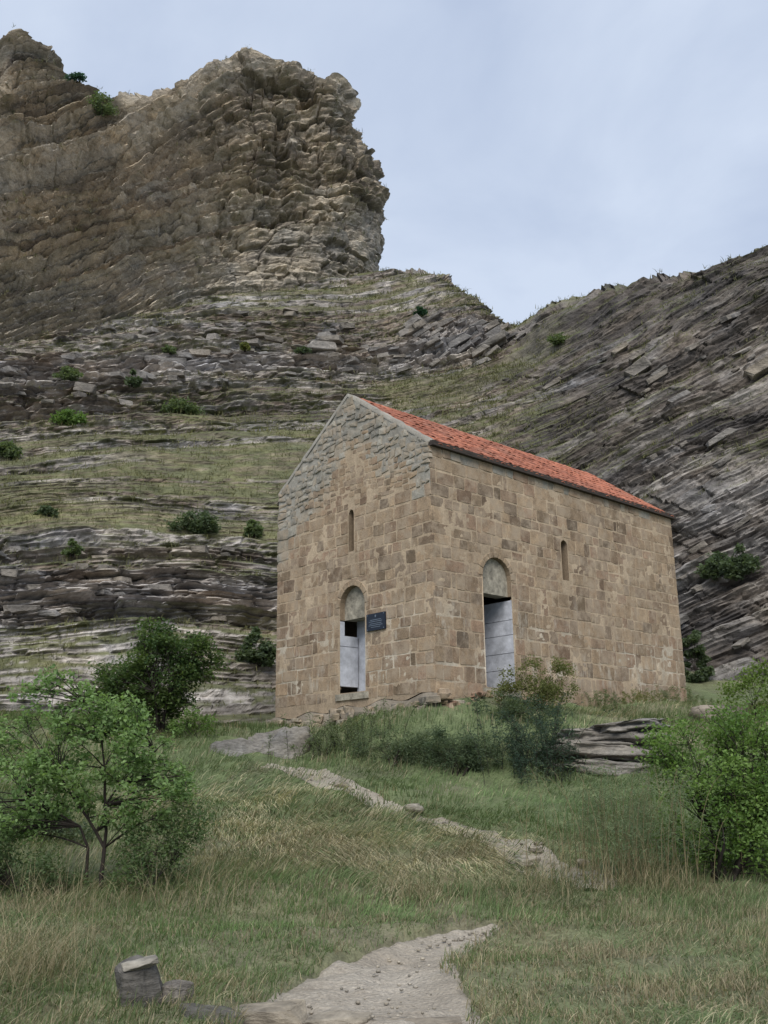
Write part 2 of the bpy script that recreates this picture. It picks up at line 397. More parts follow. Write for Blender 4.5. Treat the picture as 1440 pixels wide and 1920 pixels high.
def beds(s, lat, T, seed, blockw=3.0, sharp=0.18, want_saw=False):
    """stepped hardness of layers of thickness T, broken along lat into blocks; returns value 0..1 and a per-bed hash"""
    n = s/T; i = np.floor(n); f = n-i; z = np.zeros_like(i)
    w = T*blockw*(0.6+0.8*hsh(i, z, z, seed+3)); l = lat/w+hsh(i, z+1, z, seed)*7; j = np.floor(l); g = l-j
    def val(ii):
        wj = T*blockw*(0.6+0.8*hsh(ii, z, z, seed+3)); jj = np.floor(lat/wj+hsh(ii, z+1, z, seed)*7)
        return 0.6*hsh(ii, z, z+5, seed)+0.4*hsh(ii, jj, z+2, seed)
    a = val(i); b = val(i+1); t = sstep(1-sharp, 1, f)
    joint = np.minimum(g, 1-g)*w/T
    saw = (f-0.5)*(1-t)+(-0.5)*t*(f > 0.5)
    if want_saw: return saw, hsh(i, z, z+9, seed), hsh(i, j, z+7, seed), joint
    return a*(1-t)+b*t-0.30*np.exp(-(joint/0.10)**2)*0.5, hsh(i, z, z+9, seed), hsh(i, j, z+7, seed)

def facets(u, v, seed):
    """cells of broken rock in (u,v): tilted-facet height about -1..1, crack closeness 0..1 and a per-cell hash"""
    i0, j0 = np.floor(u), np.floor(v); z = np.zeros_like(i0)
    f1 = np.full(u.shape, 9.0); f2 = f1.copy(); bi, bj, bdx, bdy = i0.copy(), j0.copy(), z.copy(), z.copy()
    for a in (-1, 0, 1):
        for b in (-1, 0, 1):
            i, j = i0+a, j0+b; dx = u-(i+.1+.8*hsh(i, j, z, seed)); dy = v-(j+.1+.8*hsh(i, j, z+1, seed)); d = np.maximum(np.abs(dx), np.abs(dy))*.7+.3*np.hypot(dx, dy)
            near = d < f1; f2 = np.where(near, f1, np.minimum(f2, d)); f1 = np.where(near, d, f1)
            bi, bj, bdx, bdy = np.where(near, i, bi), np.where(near, j, bj), np.where(near, dx, bdx), np.where(near, dy, bdy)
    h = lambda k: hsh(bi, bj, z+k, seed+5)
    return (h(2)-.5)*1.3+(h(3)-.5)*1.6*bdx+(h(4)-.35)*1.4*bdy, np.exp(-((f2-f1)/.07)**2), h(6)
def bed_grid(ctrl, nu, tmax, coord, levels, ncap):
    """sample a control net so that mesh rows run along the bedding; returns points, normals, parameter, faces"""
    m = ctrl.shape[1]-1; tf = np.linspace(0, tmax, 1100); P = catmull_t(ctrl, nu, tf); Nf = normals(P)
    Sf = np.maximum.accumulate(coord(P[..., 0], P[..., 1], P[..., 2]), axis=1)+np.arange(len(tf))*1e-6
    cap = np.linspace(tmax, m, ncap+1)[1:]; Pc = catmull_t(ctrl, nu, cap); nl = len(levels); nr = nl+ncap
    Bq = np.zeros((nu, nr, 3)); Nq = np.zeros((nu, nr, 3)); Tq = np.zeros((nu, nr)); st = np.zeros((nu, nr), int)
    for u in range(nu):
        t = np.interp(levels, Sf[u], tf); st[u, :nl] = np.where(levels < Sf[u, 0], 1, np.where(levels > Sf[u, -1], 2, 0))
        for k in range(3): Bq[u, :nl, k] = np.interp(t, tf, P[u, :, k]); Nq[u, :nl, k] = np.interp(t, tf, Nf[u, :, k])
        Tq[u, :nl] = t
    Bq[:, nl:] = Pc; Nq[:, nl:] = Nf[:, -1:, :]; Tq[:, nl:] = cap[None]
    F = grid_faces(nu, nr); sf = st.reshape(-1)[F]; F = F[~((sf == 1).all(1) | (sf == 2).all(1))]
    Nq /= np.linalg.norm(Nq, axis=-1)[..., None]+1e-9
    return Bq, Nq, Tq, F
cols = [-420, -160, 0, 200, 400, 600, 715, 820, 900, 958, 1045, 1200, 1320, 1440, 1640, 1900]
rows = {   # py and depth per column
 0: ([1430]*16, [20.5, 21, 22, 23, 25, 27, 28.5, 29.5, 30, 30.5, 30.5, 30, 29, 27.5, 26, 25]),
 1: ([1330]*16, [23, 23.5, 24.5, 25.5, 27.5, 30, 31.5, 32.5, 33, 33.5, 33, 32, 31, 29.5, 28, 27]),
 2: ([1180]*16, [26.5, 27, 28, 29.5, 31.5, 34, 35.5, 36.5, 37, 37, 36, 35, 33.5, 32, 30, 29]),
 3: ([1010]*16, [33.5, 34.5, 36, 37.5, 39.5, 42, 43, 44, 44, 43.5, 42, 39.5, 37.5, 36, 34, 33]),
 4: ([850]*16, [41, 43, 45, 47, 49.5, 51.5, 52.5, 53, 53, 52, 49.5, 45.5, 43, 41, 39, 38]),
 5: ([720, 715, 710, 705, 700, 695, 690, 690, 690, 700, 700, 690, 680, 670, 650, 640], [49, 52, 55, 58.5, 61.5, 64, 65, 64.5, 63, 60.5, 56, 50.5, 47.5, 45.5, 43, 42]),
 6: ([745, 690, 650, 605, 560, 530, 512, 517, 566, 612, 566, 530, 505, 470, 430, 400], [53, 61, 66, 72, 77, 80.5, 81.5, 79.5, 75.5, 72, 63.5, 57, 54, 52, 49, 47.5]),
}
ctrl = np.zeros((len(cols), 9, 3))
for r, (pys, ys) in rows.items():
    for c, px in enumerate(cols): ctrl[c, r] = at_y(px, pys[c], ys[c])
ctrl[:, 7] = ctrl[:, 6]+np.array([0, 9, 0.6]); ctrl[:, 7, 0] *= 1.1
ctrl[:, 8] = ctrl[:, 6]+np.array([0, 45, -6]); ctrl[:, 8, 0] *= 1.5
NU = 660
def bed_coord(x, y, z):
    D = 0.43*3.0*np.logaddexp(0, (x+1.0)/3.0)-0.36*4*np.logaddexp(0, -(x+11)/4.0)
    return z-D+1.9*fbm(x*0.075, y*0.075, z*0.075, 2, 3)+0.20*fbm(x*0.4, y*0.4, z*0.4, 2, 13)
levels = np.r_[np.arange(-14, 10, .052), np.arange(10, 24, .062), np.arange(24, 58, .078)]
B, N, TT, HF = bed_grid(ctrl, NU, 6.0, bed_coord, levels, 14); NV = B.shape[1]
N *= np.where(N[..., 1:2] > 0, -1, 1)
bx, by, bz = B[..., 0], B[..., 1], B[..., 2]
ppx, ppy, _ = project(B.reshape(-1, 3)); ppx = ppx.reshape(bx.shape); ppy = ppy.reshape(bx.shape)
S = bed_coord(bx, by, bz)
lat = bx*0.9+by*0.35
S2 = S+0.15*fbm(bx*.3, by*.3, bz*.3, 2, 8); S3 = S+0.07*fbm(bx, by, bz, 2, 18)
b1, c1, k1, j1 = beds(S, lat, 2.1, 101, 4.5, 0.10, True)
b2, c2, k2, j2 = beds(S2, lat+3, 0.74, 202, 9.0, 0.12, True)
b3, c3, k3, j3 = beds(S3, lat+1, 0.27, 303, 8.0, 0.16, True)
def blob(px, py, rx, ry): return np.exp(-(((ppx-px)/rx)**2+((ppy-py)/ry)**2))
wav = 40*fbm(bx*0.12, by*0.12, bz*0.12, 3, 41)
# where bare rock shows (1) and where turf covers it (0)
rock = 0.42+0*bx
rock += 0.75*np.exp(-((ppy+wav-1130)/75)**2)*sstep(640, 480, ppx)          # broken ledge band behind the church
rock += 0.35*np.exp(-((ppy+wav-1270)/70)**2)*sstep(600, 420, ppx)
rock += 0.55*np.exp(-((ppy+wav*.7-690+0.05*(ppx-400))/60)**2)*sstep(1000, 900, ppx)   # slab band under the crag
rock += 0.4*blob(100, 760, 160, 70)+0.7*blob(860, 640, 130, 40)+0.3*blob(830,590,120,60)
rock -= 0.34*np.exp(-((ppy+wav-965)/70)**2)*sstep(660, 500, ppx)           # turf hollow
rock -= 0.30*np.exp(-((ppy+wav-850)/26)**2)*sstep(760, 600, ppx)
rock -= 0.14*blob(620, 545, 330, 38)
rock -= .12*sstep(900, 700, ppx)
rline = ppy+0.5*(ppx-900)
rock += 0.5*sstep(930, 1120, ppx)*sstep(560, 720, rline)
rock -= 0.25*np.exp(-((rline-700)/60)**2)*sstep(620, 760, ppx)*sstep(1250, 1000, ppx)
rock += 0.35*sstep(1150, 1300, ppx)*sstep(820, 900, ppy)
rock -= 0.35*blob(1400, 1050, 90, 60)
rock += 0.42*fbm(bx*0.10, by*0.10, S*0.5, 4, 51)
rock += (.42*(c1-.42)+.55*(c2-.5))*sstep(1000, 860, ppx)
rock -= .42*sstep(.62, .72, c2+.3*fbm(bx*.12, by*.12, S*.3, 2, 53))*sstep(880, 980, ppx)
rock -= .40*sstep(.52, .6, c1+.25*fbm(bx*.15, by*.15, bz*.15, 2, 52))*sstep(600, 760, ppx)*sstep(1250, 1000, ppx)*sstep(860, 780, rline)
rock = np.clip(rock, 0.08, 1.15)
amp = 0.35+0.9*rock
far = np.clip(by/60, 0.5, 1.3)
nh = np.hypot(N[..., 0], N[..., 1])+1e-6; cot = np.clip(np.abs(N[..., 2])/nh, 0.35, 1.9)
kk = np.clip(rock, .12, 1.1)
farw = np.clip((by-22)/22, .2, 1.1); b4, c4, k4, j4 = beds(S3, lat, .115, 404, 9, .2, True)
step = cot*(2.1*b1*(0.15+0.55*c1)*farw+.115*b4*(.2+1.3*k4)*(by < 50)+0.74*b2*(0.15+1.15*(.5*c2+.5*k2))+0.27*b3*(0.1+1.5*(.4*c3+.6*k3)))*(0.25+0.8*kk)
rg_ = sstep(880, 1020, ppx); blk = kk*(0.34*(k1-.5)*farw+0.30*(k2-.5)*(1-.55*rg_)+.25*(c2-.5)*rg_+0.18*(k3-.5)*(1-.5*rg_)+.07*(k4-.5)-0.10*np.exp(-(j2/.07)**2))
frk = fbm(bx*.7, by*.7, S*1.0, 3, 177); blk += (-.40*kk*sstep(.2, .45, frk)+.30*kk*sstep(.15, .45, -frk))*(1-.7*sstep(880, 1050, ppx))
w1, x1, y1 = facets(lat/1.9, S/.66, 511); w2, x2, y2 = facets(lat/.8, S/.30, 512)
rgt = 1-.45*sstep(850, 1000, ppx); blk += rgt*kk*(.30*w1+.14*w2-.16*x1-.07*x2)*np.clip(by/50, .55, 1.1)
disp = step+blk+0.10*fbm(bx*1.3, by*1.3, bz*2.0, 3, 77)+0.5*fbm(bx*.07, by*.07, bz*.07, 3, 29)+0.42*fbm(bx*.33, by*.33, bz*.45, 3, 28)
disp *= sstep(8.0, 7.4, TT)
direc = np.stack([N[..., 0]/nh, N[..., 1]/nh, 0*bx+.06], -1)
H = B+direc*disp[..., None]
N2 = normals(H); N2 *= np.where(N2[..., 1:2] > 0.3, -1, 1); nz = np.abs(N2[..., 2])
g = sstep(0.64, 0.88, nz+0.34*(0.70-rock)+0.34*fbm(bx*0.6, by*.6, bz*.6, 4, 91))
g *= sstep(1.12, 0.6, rock+0.1*fbm(bx*2, by*2, bz*2, 3, 95))
TAN = np.array([0.215, 0.178, 0.130]); GREY = np.array([0.165, 0.157, 0.152]); DARK = np.array([0.062, 0.053, 0.048]); BROWN = np.array([0.105, 0.083, 0.064]); PALE = np.array([0.30, 0.285, 0.27])
q = (0.30*c2+0.28*k2+0.25*k3+0.12+0.45*fbm(bx*.45, by*.45, S*1.0, 4, 97))
q = q+0.30*np.exp(-((ppy-1190)/150)**2)*sstep(700, 500, ppx)+.35*blob(60,1260,120,60)+0.12*sstep(1150, 1300, ppx)*sstep(820, 950, ppy)+.10*np.exp(-((ppy-660)/90)**2)-0.26*np.exp(-((rline-740)/200)**2)*sstep(820, 980, ppx)-.10*sstep(900, 1050, ppx)
stops = [(0.10, DARK), (0.34, BROWN), (0.66, GREY*np.array([1.04, 1., .95])), (1.25, PALE)]
rc = np.stack([np.interp(q, [s[0] for s in stops], [s[1][k] for s in stops]) for k in range(3)], -1)
trf = sstep(.30, .12, rock)[..., None]; rc = rc*(1-trf)+np.array([0.105, 0.095, 0.066])*trf
rc = rc*(0.85+0.3*k3)[..., None]*(.75+.3*y1+.25*y2)[..., None]*(1-.35*x1)[..., None]*1.6
gv = fbm(bx*.25, by*.25, bz*.25, 4, 99)[..., None]
gc = np.array([0.112, 0.118, 0.062])*(1+0.35*gv)+np.array([0.035, 0.028, 0.012])*np.clip(gv, 0, 1)
soil = np.array([0.10, 0.082, 0.058])
g2 = np.clip(g, 0, 1)[..., None]
rc = rc*(1-.2*rg_[..., None]); rc = rc*(1-.45*rg_[..., None])+.45*rg_[..., None]*rc.mean(-1, keepdims=True)*np.array([1.03, 1., .97])
hcol = rc*(1-g2)+gc*g2
hcol = hcol*(1-.35*sstep(.3,.7,fbm(bx*.9,by*.9,S*2.5,3,191)))[..., None]
hill = mk('hillside', H.reshape(-1, 3), HF, smooth=False, mat=M['hill'], col=hcol.reshape(-1, 3))
tag(hill, kind='structure')
hpx, hpy, hw = project(H.reshape(-1, 3)); ROCKM = rock.copy(); TT_H = TT.reshape(-1)

cc = [  # base, low, mid, high, top   (px, py, depth)
 [(-420, 800, 51), (-420, 660, 54), (-420, 500, 59), (-420, 330, 66), (-420, 150, 72)],
 [(-120, 700, 61), (-120, 570, 64), (-120, 430, 68), (-120, 290, 75), (-110, 120, 80)],
 [(-20, 668, 64), (-20, 540, 67), (-20, 420, 71), (-20, 280, 78), (-12, 150, 83)],
 [(25, 655, 65.5), (25, 530, 68.5), (25, 410, 72), (25, 250, 79), (24, 62, 83.5)],
 [(75, 642, 67), (75, 520, 70), (75, 400, 73.5), (78, 260, 80), (72, 100, 84.5)],
 [(140, 625, 69), (140, 510, 72), (140, 400, 75), (140, 275, 80.5), (132, 158, 85.5)],
 [(225, 602, 72), (225, 500, 74.5), (225, 410, 77), (228, 310, 81), (228, 208, 86)],
 [(330, 578, 75), (335, 470, 77), (338, 370, 79), (340, 270, 82), (335, 155, 85)],
 [(420, 560, 77.3), (430, 450, 78.5), (438, 350, 80), (438, 240, 81.5), (415, 128, 83)],
 [(500, 545, 79), (505, 430, 80), (505, 330, 80.8), (496, 220, 81.5), (472, 104, 82.5)],
 [(570, 535, 80.5), (578, 430, 81.2), (572, 330, 81.8), (565, 230, 82.5), (560, 138, 83.2)],
 [(640, 528, 82), (645, 430, 82.4), (640, 330, 82.8), (625, 240, 83.3), (612, 155, 83.8)],
 [(670, 526, 84), (677, 430, 84.2), (670, 330, 84.5), (635, 240, 85), (620, 165, 85.5)],
 [(694, 526, 87), (700, 430, 87), (692, 320, 87), (652, 240, 87.5), (633, 170, 88)],
 [(696, 530, 91), (701, 430, 91), (694, 310, 91), (652, 250, 91), (635, 178, 91.5)],
 [(680, 535, 98), (682, 440, 98), (675, 340, 98), (640, 260, 98), (620, 205, 98)],
]
ctrl = np.zeros((len(cc), 7, 3))
for c, colm in enumerate(cc):
    for r, (px, py, Y) in enumerate(colm): ctrl[c, r+1] = at_y(px, py, Y)
    ctrl[c, 0] = ctrl[c, 1]+np.array([0, 0.8, -3.5])
    ctrl[c, 6] = ctrl[c, 5]+np.array([-1.5, 13, -1.0])
CU = 440
def crag_coord(x, y, z): return z+1.05*3*np.logaddexp(0, -(x+14)/3)+0.9*fbm(x*.1, y*.1, z*.1, 3, 3)+0.18*fbm(x*.4, y*.4, z*.4, 2, 4)
B, N, TT, KF = bed_grid(ctrl, CU, 5.0, crag_coord, np.arange(34, 112, .098), 24); N *= np.where((N[..., 1:2]-0.5*N[..., 0:1]) > 0, -1, 1)
bx, by, bz = B[..., 0], B[..., 1], B[..., 2]
S = crag_coord(bx, by, bz)
lat = bx*0.8+by*0.6
b1, c1, k1, j1 = beds(S, lat, 3.1, 411, 4.0, 0.10, True); b2, c2, k2, j2 = beds(S+.2*fbm(bx*.4, by*.4, bz*.4, 2, 6), lat+2, 1.2, 422, 4.0, 0.12, True); b3, c3, k3, j3 = beds(S+.1*fbm(bx, by, bz, 2, 7), lat, 0.42, 433, 6.0, 0.15, True)
ppx, ppy, _ = project(B.reshape(-1, 3)); ppx = ppx.reshape(bx.shape); ppy = ppy.reshape(bx.shape)
flute = fbm(lat*0.55, 0*lat, bz*0.06, 3, 55)                                  # vertical ribs and gullies of the right-hand face
fr = sstep(430, 560, ppx)*sstep(500, 380, ppy)
pock = fbm(bx*.55, by*.55, bz*.8, 4, 57)
top = sstep(0.0, 0.12, TT/6.0-0.80)
nh = np.hypot(N[..., 0], N[..., 1])+1e-6; cot = np.clip(np.abs(N[..., 2])/nh, 0.12, 1.3)+.22
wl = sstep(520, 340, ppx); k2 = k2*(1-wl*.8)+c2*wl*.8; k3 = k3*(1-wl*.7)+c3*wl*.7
rough = 1-.55*sstep(430, 560, ppy+0.25*ppx-60)
disp = cot*(1+.9*wl)*(3.1*b1*(.1+.9*c1)+1.2*b2*(.2+1.5*k2)+.45*b3*(.6+2.2*k3))*rough+.22*fbm(bx*1.1, by*1.1, bz*1.1, 3, 161)*rough*(1-.6*wl)
disp += rough*(0.55*(k1-.5)+0.8*(c1-.5)+0.35*(k2-.5)+.5*(c2-.5)+.2*(k3-.5)-.12*np.exp(-(j1/.03)**2))
w1, x1, y1 = facets(lat/2.6+.3*fbm(bx*.3, by*.3, bz*.3, 2, 70), S/1.5, 501); w2, x2, y2 = facets(lat/1.05, S/.62+.2*fbm(bx, by, bz, 2, 71), 502)
lf = .62+.38*(1-wl); disp += rough*(.75*lf*w1+.30*lf*w2-.42*lf*x1-.14*lf*x2)
rid = 1-np.abs(fbm(lat*0.42, 0*lat, bz*0.05, 3, 55))*2.4
disp += .45*(rid-.5)*fr+(0.30*pock-1.2*sstep(.25, .36, -pock)*rough)*(1-.6*wl)+1.0*fbm(bx*.16, by*.16, bz*.16, 2, 59)+.12*fbm(bx*2, by*2, bz*2, 2, 60)
disp *= (1-0.5*sstep(4.3, 5.0, TT))
KH = B+(N*0.6+np.stack([N[..., 0], N[..., 1], 0*bx], -1)*0.5)*disp[..., None]
N2 = normals(KH); nz = np.abs(N2[..., 2])*np.where((N2[..., 2]*np.sign(N2[..., 2].mean())) > 0, 1, 0)
g = sstep(0.66, 0.9, np.abs(N2[..., 2])+0.15*fbm(bx, by, bz, 3, 91))*0.6
g = np.maximum(g, top*sstep(0.35, 0.7, np.abs(N2[..., 2])))
g = np.maximum(g, np.exp(-(((ppx-205)/30)**2+((ppy-190)/28)**2))*1.0)
q = 0.5*c2+0.32*k2+0.25*c3+0.2*fbm(bx*.2, by*.2, bz*.2, 3, 97)
dk = sstep(0.1, 0.5, fbm(bx*.18, by*.18, S*.5, 4, 98))
stops = [(0.1, np.array([0.085, 0.068, 0.052])), (0.4, np.array([0.175, 0.142, 0.102])), (0.7, np.array([0.25, 0.207, 0.148])), (1.0, np.array([0.32, 0.28, 0.215]))]
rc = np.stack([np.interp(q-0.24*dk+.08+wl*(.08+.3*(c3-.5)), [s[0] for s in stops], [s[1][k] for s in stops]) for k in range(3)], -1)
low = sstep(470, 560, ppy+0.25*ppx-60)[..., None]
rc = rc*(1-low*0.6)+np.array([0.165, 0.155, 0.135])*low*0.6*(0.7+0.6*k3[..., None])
g2 = np.clip(g, 0, 1)[..., None]
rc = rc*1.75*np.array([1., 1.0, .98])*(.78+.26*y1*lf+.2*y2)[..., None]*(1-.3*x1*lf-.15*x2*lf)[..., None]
rc = rc*.62+.38*rc.mean(-1, keepdims=True)*np.array([1.12, 1.0, .86])
kcol = rc*(1-g2)+np.array([0.105, 0.10, 0.055])*g2
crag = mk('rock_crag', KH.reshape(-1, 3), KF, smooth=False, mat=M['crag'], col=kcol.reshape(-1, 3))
tag(crag, kind='structure')
kpx, kpy, kw = project(KH.reshape(-1, 3))
def hill_point(px, py, rad=7, arrs=None):
    X, Yp, W_, P = arrs or (hpx, hpy, hw, H.reshape(-1, 3))
    d = np.hypot(X-px, Yp-py); m = np.where(d < rad)[0]
    while len(m) == 0:
        rad *= 1.6; m = np.where(d < rad)[0]
    return P[m[np.argmin(W_[m])]]

rock_flat = ROCKM.reshape(-1)
# angular slabs weathering out of the beds (parts of the hillside)
def slab_mesh(i):
    r = random.Random(500+i); bm = bmesh.new(); bmesh.ops.create_cube(bm, size=1)
    for v in bm.verts:
        v.co = Vector((v.co.x*(1+r.uniform(-.28, .28)), v.co.y*(1+r.uniform(-.25, .25)), v.co.z*(1+r.uniform(-.3, .3))))
    bmesh.ops.bevel(bm, geom=bm.edges[:], offset=0.07, segments=1, affect='EDGES', profile=0.5)
    for v in bm.verts: v.co += Vector((r.uniform(-.035, .035), r.uniform(-.035, .035), r.uniform(-.035, .035)))
    me = bpy.data.meshes.new('rock_slab'); bm.to_mesh(me); bm.free()
    a = me.color_attributes.new('tint', 'FLOAT_COLOR', 'POINT')
    t = r.uniform(0.75, 1.2); c = r.choice([(0.155, 0.147, 0.138), (0.14, 0.128, 0.112), (0.175, 0.165, 0.153), (0.16, 0.145, 0.125)])
    a.data.foreach_set('color', [v for _ in range(len(me.vertices)) for v in (c[0]*t*1.3, c[1]*t*1.3, c[2]*t*1.3, 1)])
    me.materials.append(M['hill']); return me
SLABS = [slab_mesh(i) for i in range(14)]
rf = np.clip(rows and (hcol.reshape(-1, 3)*0)[:, 0]+0, 0, 1)
gm = (hcol.reshape(-1, 3)[:, 1] > hcol.reshape(-1, 3)[:, 0]*1.0)
vis = (rock_flat > .62) & (TT_H < 5.75) & (hpx > -20) & (hpx < 1460) & (hpy > 520) & (hpy < 1360) & (~gm) & ~((hpx > 520) & (hpx < 1260) & (hpy > 900))
nzv = np.abs(normals(H).reshape(-1, 3)[:, 2]); vis &= nzv < 0.72
cand = np.where(vis)[0]
wgt = np.where((hpy[cand] > 1030) & (hpx[cand] < 540), 2.5, 1.0)+np.where((hpy[cand] > 570) & (hpy[cand] < 780) & (hpx[cand] < 980), 1.6, 0)+np.where(hpx[cand] > 1000, -.55, 0)
for t, vi in enumerate(rng.choice(cand, 280, replace=False, p=wgt/wgt.sum())):
    p = H.reshape(-1, 3)[vi]; o = link('rock_slab', SLABS[t % 14], None, hill, p)
    dist = p[1]; s = rng.uniform(0.28, 0.62)*(0.4+dist/60)
    if t < 26: s *= 1.7
    o.scale = (s*rng.uniform(0.8, 1.9), s*rng.uniform(0.7, 1.2), s*rng.uniform(0.25, 0.55))
    dipx = 0.6 if p[0] > 2 else (0.2 if p[0] > -3 else rng.uniform(-.08, .05))
    o.rotation_euler = (rng.uniform(-.15, .25), -math.atan(dipx)+rng.uniform(-.08, .08), rng.uniform(-.5, .5))

# ------------------------------------------------------------------ church
church = empty('church', A, 'small medieval stone church with tan walls, grey gable and red tiled roof', 'church')
class Wall:
    def __init__(s, o, u, n, W, H): s.o, s.u, s.n, s.W, s.H = np.array(o, float), u, n, W, H
    def P(s, u, v, d=0.0):
        u = np.asarray(u, float); return s.o+u[..., None]*s.u+np.asarray(v, float)[..., None]*Z+(np.asarray(d, float)+0*u)[..., None]*s.n
    def uv(s, px, py, depth=0.0):
        d = ray(px, py); t = ((s.o-s.n*depth-EYE)@s.n)/(d@s.n); p = EYE+d*t-s.o; return float(p@s.u), float(p@Z)
FR = Wall(A, E1, -E2, CW, CH); SD = Wall(A, E2, -E1, CL, CH)
class Opening:
    """rectangle with an arched head; u0,u1,v0 sill,vs springing,vt crown"""
    def __init__(s, u0, u1, v0, vs, vt): s.u0, s.u1, s.v0, s.vs, s.vt = u0, u1, v0, vs, vt; s.uc = (u0+u1)/2; s.hw = (u1-u0)/2
    def sd(s, u, v):
        a = s.hw/(s.vt-s.vs)
        e = np.hypot(u-s.uc, np.maximum(v-s.vs, 0)*a)-s.hw
        return np.maximum(e, s.v0-v)
    def outline(s, n=14):
        th = np.linspace(0, math.pi, n)
        return np.array([(s.u0, s.v0)]+[(s.uc-s.hw*math.cos(t), s.vs+(s.vt-s.vs)*math.sin(t)) for t in th]+[(s.u1, s.v0)])
def op_from(w, xl, xr, ysill, yspring, ytop, ym=None):
    ym = ym or (ysill+yspring)/2
    a, b = w.uv(xl, ym)[0], w.uv(xr, ym)[0]; u0, u1 = min(a, b), max(a, b); xc = (xl+xr)/2
    return Opening(u0, u1, w.uv(xc, ysill)[1], w.uv(xc, yspring)[1], w.uv(xc, ytop)[1])
FD = op_from(FR, 638, 685, 1298, 1136, 1098, 1200); FW = op_from(FR, 654.5, 664, 1033, 966, 955)
SDR = op_from(SD, 907, 960, 1290, 1085, 1047, 1150); SW = op_from(SD, 1053, 1064.5, 1087, 1022, 1014)
GREYM = np.array([0.285, 0.270, 0.238]); TANM = np.array([0.39, 0.308, 0.22])
def rake(u): return CH+CG*(1-np.abs(u-CW/2)/(CW/2))
def grey_zone(u, v):
    """0..1 where the front gable is rebuilt in grey rubble"""
    d = rake(u)-v
    lim = np.where(u > CW/2, 1.15+0.5*(u-CW/2)/(CW/2), 0.95+0.35*(CW/2-u)/(CW/2)*0+0.15)
    return sstep(0.7, -0.45, d-lim+0.6*fbm(u*1.5, v*1.5, 0*u, 4, 15))
def wall_mesh(w, name, ops, top, bottom, cell, grey, seed):
    nu = int(w.W/cell)+1; us = np.linspace(0, w.W, nu); vmin = -0.5; vmax = max(float(np.max(top(us))), 0); vsn = np.linspace(vmin, vmax, int((vmax-vmin)/cell)+1)
    U, Vv = np.meshgrid(us, vsn, indexing='ij')
    F = grid_faces(len(us), len(vsn)); U0, V0 = U.copy(), Vv.copy()
    keep = np.ones(len(F), bool); cu_ = U0.ravel()[F].mean(1); cv_ = V0.ravel()[F].mean(1)
    for op in ops:
        sd = op.sd(U, Vv); e = 1e-3
        gu = (op.sd(U+e, Vv)-sd)/e; gv_ = (op.sd(U, Vv+e)-sd)/e; m = np.abs(sd) < cell*0.75
        U = np.where(m, U-sd*gu, U); Vv = np.where(m, Vv-sd*gv_, Vv)
        keep &= op.sd(cu_, cv_) > 0
    t = top(U); Vv = np.where((Vv > t-cell*0.6), t, Vv); keep &= cv_ < top(cu_)
    b = bottom(U); Vv = np.where(Vv < b+cell*0.6, np.minimum(b, Vv*0+b), Vv); keep &= cv_ > bottom(cu_)
    near = np.minimum.reduce([np.abs(op.sd(U, Vv)) for op in ops]+[np.full(U.shape, 9.0)])
    edge = np.minimum(U, w.W-U)
    d = (0.008*fbm(U*2.2, Vv*2.2, 0*U, 4, seed)+0.009*fbm(U*9, Vv*9, 0*U, 3, seed+5))*sstep(0, 0.12, np.minimum(near, edge))+0.0055
    gzn = grey(U, Vv)
    d = d+0.02*gzn*fbm(U*6, Vv*6, 0*U, 3, seed+9)*sstep(0, .12, edge)
    P = w.P(U, Vv, d)
    wash = sstep(-.05, 0.4, fbm(U*1.8, Vv*1.8, 0*U, 4, seed+21))*sstep(2.3, 1.2, Vv)*sstep(-.3, .4, Vv)*0.75
    cl = TANM*(1-gzn[..., None])+GREYM*gzn[..., None]
    cl = cl*(1-wash[..., None])+np.array([0.46, 0.42, 0.35])*wash[..., None]
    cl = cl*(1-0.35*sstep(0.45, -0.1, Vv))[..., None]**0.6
    used = np.unique(F[keep]); rm = -np.ones(U.size, int); rm[used] = np.arange(len(used))
    flip = np.dot(np.cross(w.u, Z), w.n) < 0
    Fk = rm[F[keep]]
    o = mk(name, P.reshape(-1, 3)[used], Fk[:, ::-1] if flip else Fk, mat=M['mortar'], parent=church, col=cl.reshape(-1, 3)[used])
    return o
fb = lambda u: -0.02-0.25*np.clip(u/CW, 0, 1)+0.05*np.sin(u*5)
sb = lambda u: -0.12+0*u
front = wall_mesh(FR, 'front_wall', [FD, FW], lambda u: rake(u), fb, 0.045, grey_zone, 3)
side = wall_mesh(SD, 'side_wall', [SDR, SW], lambda u: CH+0*u, sb, 0.05, lambda u, v: 0.75*sstep(0.34, 0.1, CH-v+0.12*fbm(u*1.5, v, 0*u, 3, 4)), 31)
tag(front, 'tan stone gable wall with slit window and low arched doorway'); tag(side, 'long tan stone wall with taller arched doorway under the eave')
# far walls, floor and a dark inner lining so the interior is a closed room
def quad_part(name, pts, mat, parent=church, cl=(0.28, 0.215, 0.15)):
    n = len(pts); return mk(name, pts, F4=[list(range(4))] if n == 4 else None, F3=None if n == 4 else [[0, i, i+1] for i in range(1, n-1)], mat=mat, parent=parent, col=np.tile(cl, (n, 1)), smooth=False)
Bc, Cc, Dc = A+E1*CW, A+E2*CL, A+E1*CW+E2*CL
quad_part('left_wall', [Bc-Z*.4, Dc-Z*.4, Dc+Z*CH, Bc+Z*CH], M['mortar'])
quad_part('rear_wall', [Cc-Z*.4, Cc+Z*CH, Cc+E1*CW/2+Z*(CH+CG), Dc+Z*CH, Dc-Z*.4], M['mortar'])
quad_part('floor', [A+Z*.02, Bc+Z*.02, Dc+Z*.02, Cc+Z*.02], M['inside'])
ii = 0.8
I0, I1, I2, I3 = A+E1*ii+E2*ii, A+E1*(CW-ii)+E2*ii, A+E1*(CW-ii)+E2*(CL-ii), A+E1*ii+E2*(CL-ii)

